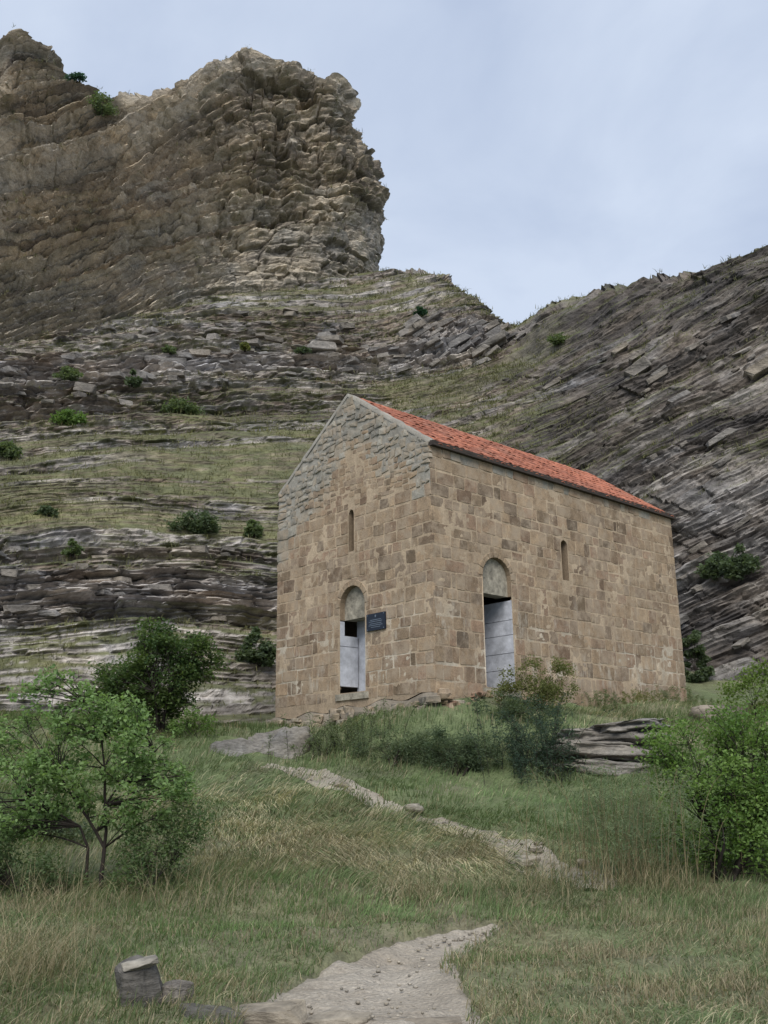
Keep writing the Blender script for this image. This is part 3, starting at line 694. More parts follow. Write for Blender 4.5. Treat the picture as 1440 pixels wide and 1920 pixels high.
# openings: reveals, jambs, tympana
def strip(w, pts, d0, d1, name, mat, parent, n=2):
    pts = np.array(pts); ds = np.linspace(d0, d1, n)
    P = np.stack([w.P(pts[:, 0], pts[:, 1], np.full(len(pts), -d)) for d in ds], 1)
    return mk(name, P.reshape(-1, 3), grid_faces(len(pts), n), mat=mat, parent=parent, col=np.tile((0.24, 0.185, 0.13), (len(pts)*n, 1)), smooth=False)
def arch_slab(w, op, v0, d0, d1, name, mat, parent, shrink=0.0):
    th = np.linspace(0, math.pi, 15); pts = [(op.u1-shrink, v0), (op.u0+shrink, v0)] if v0 < op.vs else []
    pts = [(op.u0+shrink, v0)]+[(op.uc-(op.hw-shrink)*math.cos(t), op.vs+(op.vt-op.vs-shrink)*math.sin(t)) for t in th]+[(op.u1-shrink, v0)]
    pts = np.array(pts); n = len(pts); f = w.P(pts[:, 0], pts[:, 1], np.full(n, -d0)); b = w.P(pts[:, 0], pts[:, 1], np.full(n, -d1))
    F3 = [[0, i+1, i] for i in range(1, n-1)]+[[n, n+i, n+i+1] for i in range(1, n-1)]; F4 = [[i, (i+1) % n, n+(i+1) % n, n+i] for i in range(n)]
    return mk(name, np.r_[f, b], F4, F3, mat=mat, parent=parent, smooth=False)
fl = FR.uv(664, 1158)[1]; sl = SD.uv(928, 1113)[1]
def doorway(w, op, vl, name, lab, T, dT):
    d = mk(name, *box_arrays(w.P(np.array(op.u0-.12), np.array(op.v0-.16), 0.05), (op.u1-op.u0+.24)*w.u, -0.7*w.n, 0.14*Z)[:1], F4=box_arrays((0, 0, 0), w.u, -w.n, Z)[1], mat=M['tymp'], parent=church, smooth=False)
    d['label'] = lab
    o = op.outline(); arch = o[o[:, 1] >= op.vs-1e-6]
    strip(w, [(op.u0, vl)]+[tuple(q) for q in arch]+[(op.u1, vl)], -0.012, T*0.6, 'arch_soffit', M['mortar'], d)
    arch_slab(w, op, vl, dT, dT+0.3, 'tympanum', M['tymp'], d, 0.004)
    return d
fdoor = doorway(FR, FD, fl, 'front_doorway', 'low arched doorway with pale carved-out tympanum beside the dark plaque', 0.5, 0.13)
sdoor = doorway(SD, SDR, sl, 'side_doorway', 'taller arched doorway with pale tympanum and whitewashed jamb', 0.8, 0.10)
# front: left jamb is the far one (larger u); side: right jamb is the far one (larger u)
def jamb(w, u, v0, v1, T, name, parent, mat, notch=None, d0=0.0):
    """vertical reveal sheet built from blocks with narrow joints between courses"""
    o = None
    hs = [v0]; k = 0
    while hs[-1] < v1-0.12 and name != 'plain': hs.append(min(v1, hs[-1]+((0.44, 0.36, 0.40, 0.33)[k % 4] if w is SD else 0.9))); k += 1
    for a, b in zip(hs[:-1], hs[1:]):
        dd0, dd1 = d0, T
        if notch and a >= notch[0]: dd1 = d0+(T-d0)*notch[1]
        V, Fq = box_arrays(w.P(np.array(u+0.0), np.array(a+.006), -dd0), -w.n*(dd1-dd0), w.u*0.12, Z*(b-a-.012))
        x = mk('jamb_block', V, Fq, mat=mat, parent=parent, smooth=False)
    return x
jamb(FR, FD.u1-.01, FD.v0+.16, fl-0.34, 0.52, 'jamb', fdoor, M['plaster'], d0=-0.0)
jamb(FR, FD.u1-.01, fl-0.35, fl-0.02, 0.12, 'jamb', fdoor, M['plaster'], d0=-0.0)
jamb(SD, SDR.u1-.01, SDR.v0, sl-0.02, 0.82, 'jamb', sdoor, M['plaster'], notch=(sl-0.40, 0.2), d0=-0.0)
for w, op, vl, par, T in ((FR, FD, fl, fdoor, .5), (SD, SDR, sl, sdoor, .8)):     # near jamb
    V, Fq = box_arrays(w.P(np.array(op.u0-.12), np.array(op.v0), -0.01), -w.n*T, w.u*0.12, Z*(vl-op.v0)); mk('jamb', V, Fq, mat=M['plaster'], parent=par, smooth=False)
# white leaf standing open inside the front doorway
V, Fq = box_arrays(FR.P(np.array(FD.u0+0.42), np.array(FD.v0+.05), -0.56), FR.u*0.50, -FR.n*0.05, Z*(fl-FD.v0-0.02)); mk('door_leaf', V, Fq, mat=M['plaster'], parent=fdoor, smooth=False)
for w, op, par in ((FR, FW, front), (SD, SW, side)):
    o = np.vstack([op.outline(), op.outline()[:1]]); strip(w, o, -0.012, 0.55, 'window_reveal', M['mortar'], par)
# dark lining
for nm, pts in (('lining', [I0, I1, I1+Z*CH, I0+Z*CH]), ('lining', [I0, I3, I3+Z*CH, I0+Z*CH])): pass

# --- wall stones
def stone_mesh(w, u0, u1, v0, v1, proud, r, dome=0.002, seg=3, jit=.012, tl_=.008):
    """irregular rounded block; returns verts (world) + faces; 40-odd triangles"""
    cu_, cv_ = (u0+u1)/2, (v0+v1)/2; hu, hv = (u1-u0)/2, (v1-v0)/2; pts = []
    for sx, sy in ((-1, -1), (1, -1), (1, 1), (-1, 1)):
        rc_ = min(hu, hv)*r.uniform(0.06, 0.32); jx, jy = r.uniform(-jit, jit), r.uniform(-jit, jit)
        c0 = (cu_+sx*hu+jx, cv_+sy*hv+jy)
        e = [(c0[0], c0[1]-sy*rc_), (c0[0]-sx*rc_*.3, c0[1]-sy*rc_*.3), (c0[0]-sx*rc_, c0[1])]
        if sx*sy > 0: e = e
        else: e = e[::-1]
        pts += e
    pts = np.array(pts); n = len(pts); ctr = np.array([cu_, cv_])
    rings = [(1.0, -0.05), (0.995, proud*0.6), (0.965, proud)]
    tx, ty = r.uniform(-tl_, tl_), r.uniform(-tl_, tl_)
    V = []
    for f, d in rings:
        q = ctr+(pts-ctr)*np.array([1-(1-f)*min(1, .18/max(hu, .05)), 1-(1-f)*min(1, .18/max(hv, .05))])
        dd = d+(0 if d < 0 else 1)*((q[:, 0]-cu_)*tx+(q[:, 1]-cv_)*ty+np.array([r.uniform(-.002, .002) for _ in range(n)]))
        V.append(w.P(q[:, 0], q[:, 1], dd))
    V.append(w.P(np.array([cu_]), np.array([cv_]), np.array([proud+dome])))
    V = np.vstack(V)
    F4 = [[k*n+i, k*n+(i+1) % n, (k+1)*n+(i+1) % n, (k+1)*n+i] for k in range(2) for i in range(n)]; F3 = [[2*n+i, 2*n+(i+1) % n, 3*n] for i in range(n)]
    return V, np.array(F4), np.array(F3)
flipF = np.dot(np.cross(FR.u, Z), FR.n) < 0; flipS = np.dot(np.cross(SD.u, Z), SD.n) < 0
STONE_C = [(0.245, 0.188, 0.138), (0.215, 0.165, 0.124), (0.265, 0.207, 0.150), (0.235, 0.172, 0.128), (0.29, 0.230, 0.168), (0.225, 0.182, 0.142), (0.275, 0.215, 0.155), (0.255, 0.202, 0.148)]
STONE_G = [(0.255, 0.243, 0.215), (0.22, 0.208, 0.182), (0.295, 0.278, 0.24), (0.265, 0.235, 0.19), (0.31, 0.292, 0.252)]
def lay(w, parent, ops, course_h, widths, top, bottom, r, flip, grey=None, small=None):
    jobs = []; v = float(bottom(np.array(0.0)))+0.02; rowi = 0; vmax = float(np.max(top(np.linspace(0, w.W, 50))))
    while v < vmax-0.08:
        h = r.uniform(*course_h)
        if small and v > small[0]: h = r.uniform(*small[1])
        u = 0.015; rowi += 1
        while u < w.W-0.05:
            ww = r.uniform(*widths) if r.random() > .22 else r.uniform(widths[0]*0.6, widths[0]*1.1)
            if small and v > small[0]: ww = r.uniform(*small[2])
            u1 = min(u+ww, w.W-0.015)
            if w.W-0.015-u1 < 0.12: u1 = w.W-0.015
            gap = r.uniform(.010, .032); a, b = u+gap*.5*(u > .05), u1-gap*.5*(u1 < w.W-.05); sj = 2.2 if (small and v > small[0]-.3) else 1.0; v0, v1 = v+sj*r.uniform(-.01, .018), v+h-gap+sj*r.uniform(-.02, .015)
            if u < .05: a = -0.006
            if u1 > w.W-.05: b = w.W+0.006
            u = u1; t = float(min(top(np.array(a)), top(np.array(b))))-0.03
            if v1 > t: v1 = t
            bb = float(max(bottom(np.array(a)), bottom(np.array(b))))
            v0 = max(v0, bb)
            if v1-v0 < 0.07 or b-a < 0.06: continue
            bad = False
            for op in ops:
                if b > op.u0-.03 and a < op.u1+.03 and v1 > op.v0-.12 and v0 < op.vt+.05:
                    if (a+b)/2 < op.uc: b = min(b, op.u0-.03)
                    else: a = max(a, op.u1+.03)
                    if b-a < .07:
                        if v0 > op.vs+.02: v0 = max(v0, op.vt+.06); a, b = u1-ww, u1-.02
                        bad = b-a < .07 or v1-v0 < .07 or min(op.sd(np.array([a, b, (a+b)/2]), np.array([v0, v0, v0]))) < 0.02
            if bad: continue
            gz_ = float(grey(np.array((a+b)/2), np.array((v0+v1)/2))) if grey else 0
            pr = r.uniform(0.0075, 0.0135)+gz_*r.uniform(0, .03)
            V, F4, F3 = stone_mesh(w, a, b, v0, v1, pr, r, jit=.012+.022*gz_, dome=.0005+.010*gz_, tl_=.007+.03*gz_)
            if flip: F4, F3 = F4[:, ::-1], F3[:, ::-1]
            c = r.choice(STONE_G) if r.random() < gz_ else tuple(np.array(r.choice(STONE_C))*np.array([1.08, 1.02, .95])); k = r.uniform(.82, 1.18)
            if r.random() < .14 and gz_ < .3: k *= r.uniform(.58, .78)
            jobs.append(((b-a)*(v1-v0)/np.linalg.norm(V.mean(0)-EYE)**2, V, F4, F3, (c[0]*k, c[1]*k, c[2]*k)))
        v += h
    jobs.sort(key=lambda q: -q[0]); rv, r4, r3, rcl, cn = [], [], [], [], 0
    for i, (_, V, F4, F3, cl) in enumerate(jobs):
        if i < 300:
            o = mk('stone', V, F4, F3, mat=M['stone'], parent=parent, origin=V.mean(0), smooth=False); o.color = (*cl, 1)
        else:
            rv.append(V); r4.append(F4+cn); r3.append(F3+cn); rcl.append(np.tile(cl, (len(V), 1))); cn += len(V)
    if rv: tag(mk('small_stones', np.vstack(rv), np.vstack(r4), np.vstack(r3), mat=M['stone_v'], parent=parent, smooth=False, col=np.vstack(rcl)), kind='stuff')
    return len(jobs)
r = random.Random(11)
nf = lay(FR, front, [FD, FW], (0.20, 0.34), (0.24, 0.58), lambda u: rake(u), fb, r, flipF, grey_zone, small=(4.15, (0.10, 0.18), (0.12, 0.28)))
ns = lay(SD, side, [SDR, SW], (0.22, 0.37), (0.22, 0.62), lambda u: CH-0.06+0*u, sb, r, flipS, lambda u, v: 0.7*sstep(0.34, 0.1, CH-v))
print('stones', nf, ns)
# arch stones
def voussoirs(w, op, parent, n, wd, flip, r):
    for i in range(n):
        t0, t1 = math.pi*i/n+.02, math.pi*(i+1)/n-.02; ring = []
        for tt, rr in ((t0, 0), (t0, wd), ((t0+t1)/2, wd*1.03), (t1, wd), (t1, 0), ((t0+t1)/2, 0)):
            ring.append((op.uc-(op.hw+rr)*math.cos(tt), op.vs+(op.vt-op.vs+rr)*math.sin(tt)))
        q = np.array(ring); m = len(q); pr = r.uniform(.014, .026); c = q.mean(0)
        V = np.r_[w.P(q[:, 0], q[:, 1], np.full(m, -.1)), w.P(*(c+(q-c)*.98).T, np.full(m, pr*.5)), w.P(*(c+(q-c)*.86).T, np.full(m, pr))]
        F4 = [[k*m+i2, k*m+(i2+1) % m, (k+1)*m+(i2+1) % m, (k+1)*m+i2] for k in range(2) for i2 in range(m)]; F3 = [[2*m, 2*m+i2, 2*m+i2+1] for i2 in range(1, m-1)]
        F4, F3 = np.array(F4), np.array(F3)
        if not flip: F4, F3 = F4[:, ::-1], F3[:, ::-1]
        o = mk('arch_stone', V, F4, F3, mat=M['stone'], parent=parent, origin=V.mean(0), smooth=False); k = r.uniform(.95, 1.25); o.color = (.25*k, .19*k, .13*k, 1)
voussoirs(FR, FD, fdoor, 7, .13, flipF, r); voussoirs(SD, SDR, sdoor, 9, .12, flipS, r)

# --- roof
RS = math.hypot(CW/2, CG); down = (-E1*(CW/2)-Z*CG)/RS; nrm = np.cross(E2, down); nrm = nrm if nrm[2] > 0 else -nrm      # right slope
ridge0 = A+E1*CW/2+Z*(CH+CG-.09)
OVE, OVF = 0.0, 0.12
def slab(o, ax, ay, az, name, mat, parent):
    V, Fq = box_arrays(o, ax, ay, az)
    if np.dot(np.cross(ax, ay), az) < 0: Fq = Fq[:, ::-1]
    return mk(name, V, Fq, mat=mat, parent=parent, smooth=False)
roof = slab(ridge0+E2*0.05-nrm*0.02, E2*(CL+.15), down*(RS+OVE), -nrm*0.09, 'roof', M['wood'], church)
roof['label'] = 'steep gable roof of weathered orange red clay tiles'
down2 = (E1*(CW/2)-Z*CG)/RS; nrm2 = np.cross(down2, E2); nrm2 = nrm2 if nrm2[2] > 0 else -nrm2
slab(ridge0+E2*0.05-nrm2*0.02, E2*(CL+.15), down2*(RS+.2), -nrm2*0.09, 'roof_board', M['wood'], roof)
slab(A+E2*-.02+Z*(CH-.155)+E1*.02, E2*(CL+.12), -E1*.14, Z*.11, 'fascia', M['wood'], roof)
TW, TL = 0.203, 0.37
def tile_arrays(n=7, w=TW*1.06, l=TL*1.16, rise=0.05, th=0.016):
    x = np.linspace(-w/2, w/2, n); prof = rise*np.cos(np.linspace(-1, 1, n)*math.pi/2)**0.8
    V = []; 
    for y, sc_, lift in ((0, .9, 0.0), (l, 1.0, 0.022)):
        for k in (0, -th):
            V += [(xx*sc_, y, p+k+lift) for xx, p in zip(x, prof)]
    V = np.array(V); F = []
    t0, b0, t1, b1_ = 0, n, 2*n, 3*n
    for i in range(n-1):
        F.append([t0+i, t0+i+1, t1+i+1, t1+i]); F.append([t1+i, t1+i+1, b1_+i+1, b1_+i])
    return V, np.array(F)
TV, TF = tile_arrays()
tile_me = mesh_data('roof_tile', TV, TF, smooth=True); tile_me.materials.append(M['tile'])
ncol = int((CL+.1)/TW); nrow = int((RS+OVE)/TL)+1
Rm = Matrix((tuple(E2), tuple(down), tuple(nrm))).transposed()
if np.dot(np.cross(E2, down), nrm) < 0: Rm = Matrix((tuple(-E2), tuple(down), tuple(nrm))).transposed()
q0 = Rm.to_quaternion(); Rn = np.array(Rm)
cells = [(c, k) for c in range(ncol) for k in range(nrow)]
rest_V, rest_F, rest_t, cnt = [], [], [], 0
for i, (c, k) in enumerate(cells):
    p = ridge0+E2*(0.13+TW*(c+.5)+r.uniform(-.006, .006))+down*((RS+OVE+.05)-TL*(nrow-k)-.01+r.uniform(-.012, .012))+nrm*(0.006+r.uniform(0, .016))
    if i < 300:
        o = link('roof_tile', tile_me, None, roof, p); o.rotation_mode = 'QUATERNION'
        o.rotation_quaternion = q0 @ Matrix.Rotation(r.uniform(-.055, .055), 3, 'Z').to_quaternion() @ Matrix.Rotation(r.uniform(-.02, .02), 3, 'X').to_quaternion()
    else:
        ang = r.uniform(-.03, .03); ca, sa = math.cos(ang), math.sin(ang); L = TV@np.array([[ca, sa, 0], [-sa, ca, 0], [0, 0, 1]])
        rest_V.append(p+L@Rn.T); rest_F.append(TF+cnt*len(TV)); rest_t.append(np.full(len(TV), r.random())); cnt += 1
Rm2 = np.stack([-E2 if np.dot(np.cross(E2, down2), nrm2) < 0 else E2, down2, nrm2], 1)
for c in range(ncol):
    for k in range(nrow):
        p = ridge0+E2*(0.13+TW*(c+.5))+down2*((RS+.25)-TL*(nrow-k))+nrm2*0.006
        rest_V.append(p+TV@Rm2.T); rest_F.append(TF+cnt*len(TV)); rest_t.append(np.full(len(TV), r.random())); cnt += 1
o = mk('roof_tiles', np.vstack(rest_V), np.vstack(rest_F), mat=M['tile'], parent=roof, flt={'tilevar': np.concatenate(rest_t)}); tag(o, kind='stuff')
# ridge caps
for k in range(int(CL/0.42)):
    n = 9; th = np.linspace(-1.15, 1.15, n); V = []
    for y, s in ((0, 1), (.45, .92)):
        for rr in (.10*s, .085*s):
            V += [ridge0+E2*(.12+k*.42+y)+E1*(math.sin(t)*rr)+Z*(math.cos(t)*rr*.8-.028) for t in th]
    F = []
    for i in range(n-1): F += [[i, i+1, 2*n+i+1, 2*n+i], [i, n+i, n+i+1, i+1]]
    mk('ridge_tile', V, F, mat=M['tile'], parent=roof, origin=V[0])
# grey mortar verge closing the gable edge against the tiles
for s in (1, -1):
    dn, nm = (down, nrm) if s > 0 else (down2, nrm2)
    m_ = 60; t = np.linspace(0, RS+.02, m_); top_ = 0.045+0.018*fbm(t*5, 0*t, 0*t, 3, 5)
    P = np.stack([ridge0+Z*.06+dn*tt-E2*0.02-nm*0.06 for tt in t]); Q = np.stack([ridge0+Z*.03+dn*tt-E2*0.022+nm*h for tt, h in zip(t, top_)]); Rr = np.stack([ridge0+Z*.03+dn*tt+E2*0.16+nm*(h+.012) for tt, h in zip(t, top_)])
    V = np.stack([P, Q, Rr], 1).reshape(-1, 3); mk('gable_coping', V, grid_faces(m_, 3, s < 0), mat=M['mortar'], parent=church, col=np.tile(GREYM*.95, (len(V), 1)))
# --- rubble footing
def rock_arrays(dims, seed, nu=22, nv=14, e=0.6, rough=0.16, layer=0.0, lt=0.12):
    th = np.linspace(0, 2*math.pi, nu, endpoint=False); ph = np.linspace(-math.pi/2, math.pi/2, nv)
    TH, PH = np.meshgrid(th, ph, indexing='ij'); pw = lambda c: np.sign(c)*np.abs(c)**e
    P = np.stack([pw(np.cos(PH))*pw(np.cos(TH)), pw(np.cos(PH))*pw(np.sin(TH)), pw(np.sin(PH))], -1)
    nn = 1+rough*2*fbm(P[..., 0]*1.6+seed, P[..., 1]*1.6, P[..., 2]*1.6, 4, seed)
    W = P*nn[..., None]*np.array(dims)
    if layer:
        L, _, _ = beds(W[..., 2]+0.02*fbm(W[..., 0]*3, W[..., 1]*3, 0*W[..., 0], 2, seed), W[..., 0]+W[..., 1]*.7, lt, seed+9, 4)
        W[..., :2] *= (1+layer*(L-.5))[..., None]
    F = []
    i = np.arange(nu)[:, None]; j = np.arange(nv-1)[None]; a = i*nv+j; b = ((i+1) % nu)*nv+j
    return W.reshape(-1, 3), np.stack([a, b, b+1, a+1], -1).reshape(-1, 4)
def rotz(V, a): c, s = math.cos(a), math.sin(a); return V@np.array([[c, s, 0], [-s, c, 0], [0, 0, 1]])
footing = None
def foot_stone(p, dims, seed, parent, colr):
    V, F = rock_arrays(dims, seed, 9, 6, .4, .34); V = rotz(V, random.uniform(-.6, .6)-YAW)
    o = mk('footing_stone', V+p, F, mat=M['stone'], parent=parent, origin=p, smooth=False); o.color = (*colr, 1); return o
fm = 50; t = np.linspace(-.1, CW+.15, fm); Vf = []
for tt in t:
    for d, z in ((0.10, 0.03), (-.02, -.02), (-.10, -.30), (-.22, -.8)):
        Vf.append(A+E1*tt+E2*d+Z*(z+float(fb(np.array(tt)))+.0)+(-E2)*0.07*float(fbm(np.array([tt*3]), np.array([z*3]), np.array([0.]), 3, 3)[0]))
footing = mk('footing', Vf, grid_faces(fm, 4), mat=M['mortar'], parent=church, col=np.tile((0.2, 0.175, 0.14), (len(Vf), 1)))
footing['label'] = 'loose rubble stones under the overhanging wall foot'
for k in range(46):
    u = random.uniform(-.2, CW+.2); z = random.uniform(-.42, -.1); p = A+E1*u-E2*(0.06+(-z)*.35)+Z*(z+float(fb(np.array(u))))
    cgry = random.choice([(0.21, 0.185, 0.15), (0.25, 0.21, 0.155), (0.17, 0.155, 0.135), (0.29, 0.26, 0.21)])
    foot_stone(p, (random.uniform(.08, .24), random.uniform(.07, .13), random.uniform(.045, .11)), 900+k, footing, cgry)
for k in range(22):                                                   # broken reddish corner and stones towards the side door
    u = random.uniform(0, 1.9); z = random.uniform(-.45, .02); p = A+E2*u-E1*(0.05+max(0, -z)*.4)+Z*z
    foot_stone(p, (random.uniform(.08, .25), random.uniform(.07, .14), random.uniform(.05, .12)), 980+k, footing, random.choice([(0.19, 0.12, 0.085), (0.24, 0.18, 0.12), (0.15, 0.11, 0.085), (0.3, 0.27, 0.22)]))
# --- plaque
pc = [FR.uv(*q) for q in ((690, 1153), (724, 1147), (725, 1178), (693, 1185))]
pu0, pu1 = min(q[0] for q in pc), max(q[0] for q in pc); pv0, pv1 = (pc[2][1]+pc[3][1])/2, (pc[0][1]+pc[1][1])/2
plq = empty('plaque', FR.P(np.array((pu0+pu1)/2), np.array(pv0), 0.03), 'dark slate information plaque fixed beside the low arched doorway', 'plaque')
def wbox(w, u0, u1, v0, v1, d0, d1, name, mat, parent):
    V, Fq = box_arrays(w.P(np.array(u0), np.array(v0), d0), w.u*(u1-u0), w.n*(d1-d0), Z*(v1-v0))
    if np.dot(np.cross(w.u, w.n), Z) < 0: Fq = Fq[:, ::-1]
    return mk(name, V, Fq, mat=mat, parent=parent, smooth=False)
wbox(FR, pu0, pu1, pv0, pv1, 0.0, 0.05, 'board', M['plaque'], plq)
pw_, ph_ = pu1-pu0, pv1-pv0; um = (pu0+pu1)/2
for v, a in ((.62, .30), (.52, .36), (.40, .32), (.30, .37), (.19, .25)):
    wbox(FR, um-pw_*a, um+pw_*a, pv0+ph_*v-.006, pv0+ph_*v+.006, 0.049, 0.053, 'text_line', M['plaque_mark'], plq)
V = FR.P(*(np.array([(um-.022, pv0+ph_*.90), (um+.022, pv0+ph_*.90), (um+.018, pv0+ph_*.80), (um, pv0+ph_*.745), (um-.018, pv0+ph_*.80)]).T), np.full(5, .054))
mk('emblem', V, F3=[[0, 1, 2], [0, 2, 3], [0, 3, 4]], mat=M['plaque_mark'], parent=plq, smooth=False)
for a, b in ((.06, .08), (.94, .08), (.06, .92), (.94, .92)):
    q = wbox(FR, pu0+pw_*a-.01, pu0+pw_*a+.01, pv0+ph_*b-.01, pv0+ph_*b+.01, .049, .058, 'screw', M['plaque_mark'], plq)

# ------------------------------------------------------------------ rocks in the foreground
def tint_rock(V, base, seed):
    k = fbm(V[:, 0]*1.2, V[:, 1]*1.2, V[:, 2]*6, 4, seed)[:, None]; return np.array(base)*(1+.5*k)
def boulder(name, p, dims, seed, base, label, cat='rock', rz=0, layer=.25, lt=.12, e=.55, rough=.14, tilt=0, n=(64, 44)):
    V, F = rock_arrays(dims, seed, n[0], n[1], e, rough, layer, lt)
    if tilt: c, s = math.cos(tilt), math.sin(tilt); V = V@np.array([[c, 0, s], [0, 1, 0], [-s, 0, c]])
    V = rotz(V, rz); o = mk(name, V+p, F, mat=M['stone_rock'], origin=p, col=tint_rock(V, base, seed)); tag(o, label, cat); return o
def hull_rock(name, p, dims, seed, base, label, cat='rock', rz=0, tilt=0, npts=24):
    r = random.Random(seed); bm = bmesh.new()
    for k in range(npts):
        d = Vector((r.gauss(0, 1), r.gauss(0, 1), r.gauss(0, 1))).normalized(); m_ = max(abs(d.x), abs(d.y), abs(d.z)); d = d*(.7+.3/m_)*r.uniform(.72, 1.0)
        bm.verts.new((d.x*dims[0], d.y*dims[1], d.z*dims[2]))
    for sx in (-1, 1):
        for sy in (-1, 1):
            for sz in (-1, 1): bm.verts.new((sx*dims[0]*r.uniform(.35, .9), sy*dims[1]*r.uniform(.35, .9), sz*dims[2]*r.uniform(.45, .9)))
    h = bmesh.ops.convex_hull(bm, input=bm.verts[:]); bmesh.ops.delete(bm, geom=[v for v in bm.verts if not v.link_faces], context='VERTS')
    bmesh.ops.bevel(bm, geom=bm.edges[:], offset=min(dims)*.10, segments=1, affect='EDGES', profile=.5, clamp_overlap=True)
    bmesh.ops.triangulate(bm, faces=bm.faces[:]); bmesh.ops.subdivide_edges(bm, edges=bm.edges[:], cuts=2, use_grid_fill=True); bmesh.ops.triangulate(bm, faces=bm.faces[:])
    V = np.array([v.co[:] for v in bm.verts]); bm.verts.index_update(); F = np.array([[v.index for v in f.verts] for f in bm.faces]); bm.free()
    sc_ = min(dims); nn = np.stack([fbm(V[:, 0]/sc_*2+k*9, V[:, 1]/sc_*2, V[:, 2]/sc_*5, 3, seed+k) for k in range(3)], 1); V = V+nn*sc_*.10
    if tilt: c, s_ = math.cos(tilt), math.sin(tilt); V = V@np.array([[c, 0, s_], [0, 1, 0], [-s_, 0, c]])
    V = rotz(V, rz); o = mk(name, V+p, None, F, mat=M['stone_rock'], origin=p, smooth=False, col=tint_rock(V/sc_*.4, base, seed)); tag(o, label, cat); return o
def px_m(px, Y): return px*Y/F_PX*1.03
p = ground_hit(262, 1890, 0, 5); s = px_m(1, p[1])
hull_rock('boulder', p+Z*s*24, (s*44, s*36, s*62), 618, (0.12, 0.11, 0.095), 'weathered upright grey boulder half buried in grass below the sapling', rz=.4, tilt=.08)
hull_rock('flat_stone', p+np.array([s*-2, -s*14, s*69]), (s*36, s*30, s*9), 612, (0.31, 0.28, 0.225), 'small cream flat stone lying on the upright grey boulder', rz=.2, tilt=.12)
p2 = ground_hit(325, 1885, 0, 5)
hull_rock('boulder', p2+Z*s*10, (s*34, s*32, s*34), 613, (0.18, 0.16, 0.135), 'small angular tan rock right beside the upright boulder', rz=1.1)
p3 = ground_hit(395, 1918, 0, 5)
hull_rock('boulder', p3+Z*s*4, (s*58, s*40, s*26), 614, (0.13, 0.12, 0.10), 'low dark rock half buried in grass by the path', rz=.2)
p = ground_hit(500, 1900, 0, 5); s = px_m(1, p[1])
hull_rock('rock_ledge', p-Z*s*7, (s*88, s*50, s*27), 615, (0.23, 0.205, 0.165), 'long flat rock ledge crossing the dusty path edge', rz=.12, tilt=.03, npts=22)
p = ground_hit(632, 1915, 0, 5)
hull_rock('rock_ledge', p-Z*s*9, (s*70, s*46, s*23), 616, (0.25, 0.225, 0.185), 'flat slab ledge between the long ledge and the worn step', rz=-.2, npts=20)
p = ground_hit(790, 1922, 0, 5)
hull_rock('rock_ledge', p-Z*s*8, (s*80, s*40, s*20), 617, (0.21, 0.185, 0.15), 'short worn stone step at the foot of the dusty path', rz=.1, npts=20)
p = ground_hit(495, 1412, 0, 12); s = px_m(1, p[1])
boulder('rock_outcrop', p+np.array([s*6, .35, -s*26]), (s*104, s*80, s*66), 67, (0.185, 0.172, 0.15), 'rounded grey bedrock hump left of the path below the church', layer=.12, lt=.16, rough=.42, e=.95, n=(84, 56), tilt=.12)
p = ground_hit(1135, 1440, 0, 12); s = px_m(1, p[1])
for k, (dx, dz, sx, sz, yy) in enumerate(((0, 0, 95, 17, 0), (12, 34, 100, 17, .35), (30, 62, 92, 15, .6), (70, 80, 60, 10, .7))):
    boulder('rock_outcrop', p+np.array([s*dx, .35+yy, s*dz-s*6]), (s*sx, s*70, s*sz), 68+k, (0.185, 0.175, 0.16),
            ('lowest dark bedrock slab of the layered outcrop below the side wall', 'second bedrock slab up in the layered outcrop below the side wall', 'third slab up in the layered outcrop below the side wall', 'thin top slab of the layered outcrop below the side wall')[k], layer=.34, lt=.07, e=.55, rough=.30, rz=-.25+.2*(k % 2), tilt=-.10+.06*k, n=(72, 34))
p = ground_hit(1345, 1345, 0, 12); s = px_m(1, p[1])
boulder('boulder', p+Z*s*4, (s*46, s*34, s*16), 75, (0.27, 0.24, 0.20), 'pale rock poking out above the bright green shrub', layer=.15, n=(40, 24))
for k, (px, py, rr, lab) in enumerate(((1238, 1722, 0, ''), (1092, 1616, 9, 'round grey stone on the bank above the upper path'), (1003, 1590, 9, 'pale flat stone on the upper path edge'), (985, 1612, 15, 'broad stone embedded in the upper path'), (640, 1470, 11, 'pale stone on the path bend under the church'), (775, 1512, 12, 'flat slab step in the narrow middle of the upper path'), (1010, 1581, 7, 'tiny pale stone above the upper path'))):
    if not rr: continue
    p = ground_hit(px, py, 0, 6); s = px_m(1, p[1])
    boulder('path_stone', p-Z*s*rr*.25, (s*rr*1.3, s*rr*1.1, s*rr*.6), 80+k, (0.25, 0.225, 0.185), lab, 'stone', layer=0, rough=.32, e=.6, rz=k*1.3, n=(18, 12))
# pebbles on the path: too small and many to pick apart
pv, pf, pcn = [], [], 0
for k in range(420):
    P = PATHS[0] if k < 250 else PATHS[1]; q = P[rng.integers(0, len(P))]; off = rng.uniform(-1, 1)*q[2]*.95
    x, y = q[0]+off, q[1]+rng.uniform(-.12, .12); d = rng.uniform(.005, .017)*(1 if k < 250 else 1.5)
    V, F = rock_arrays((d*1.3, d, d*.7), 1000+k % 40, 7, 5, .7, .2); V = rotz(V, rng.uniform(0, 6)); pv.append(V+np.array([x, y, gz(x, y)[0]-.055])); pf.append(F+pcn); pcn += len(V)
o = mk('pebbles', np.vstack(pv), np.vstack(pf), mat=M['stone_rock'], col=np.repeat(np.array([0.27, 0.25, 0.215])*rng.uniform(.8, 1.4, (420, 1)), 35, 0)); tag(o, 'loose pale pebbles strewn along the dusty path', 'pebbles', kind='stuff')

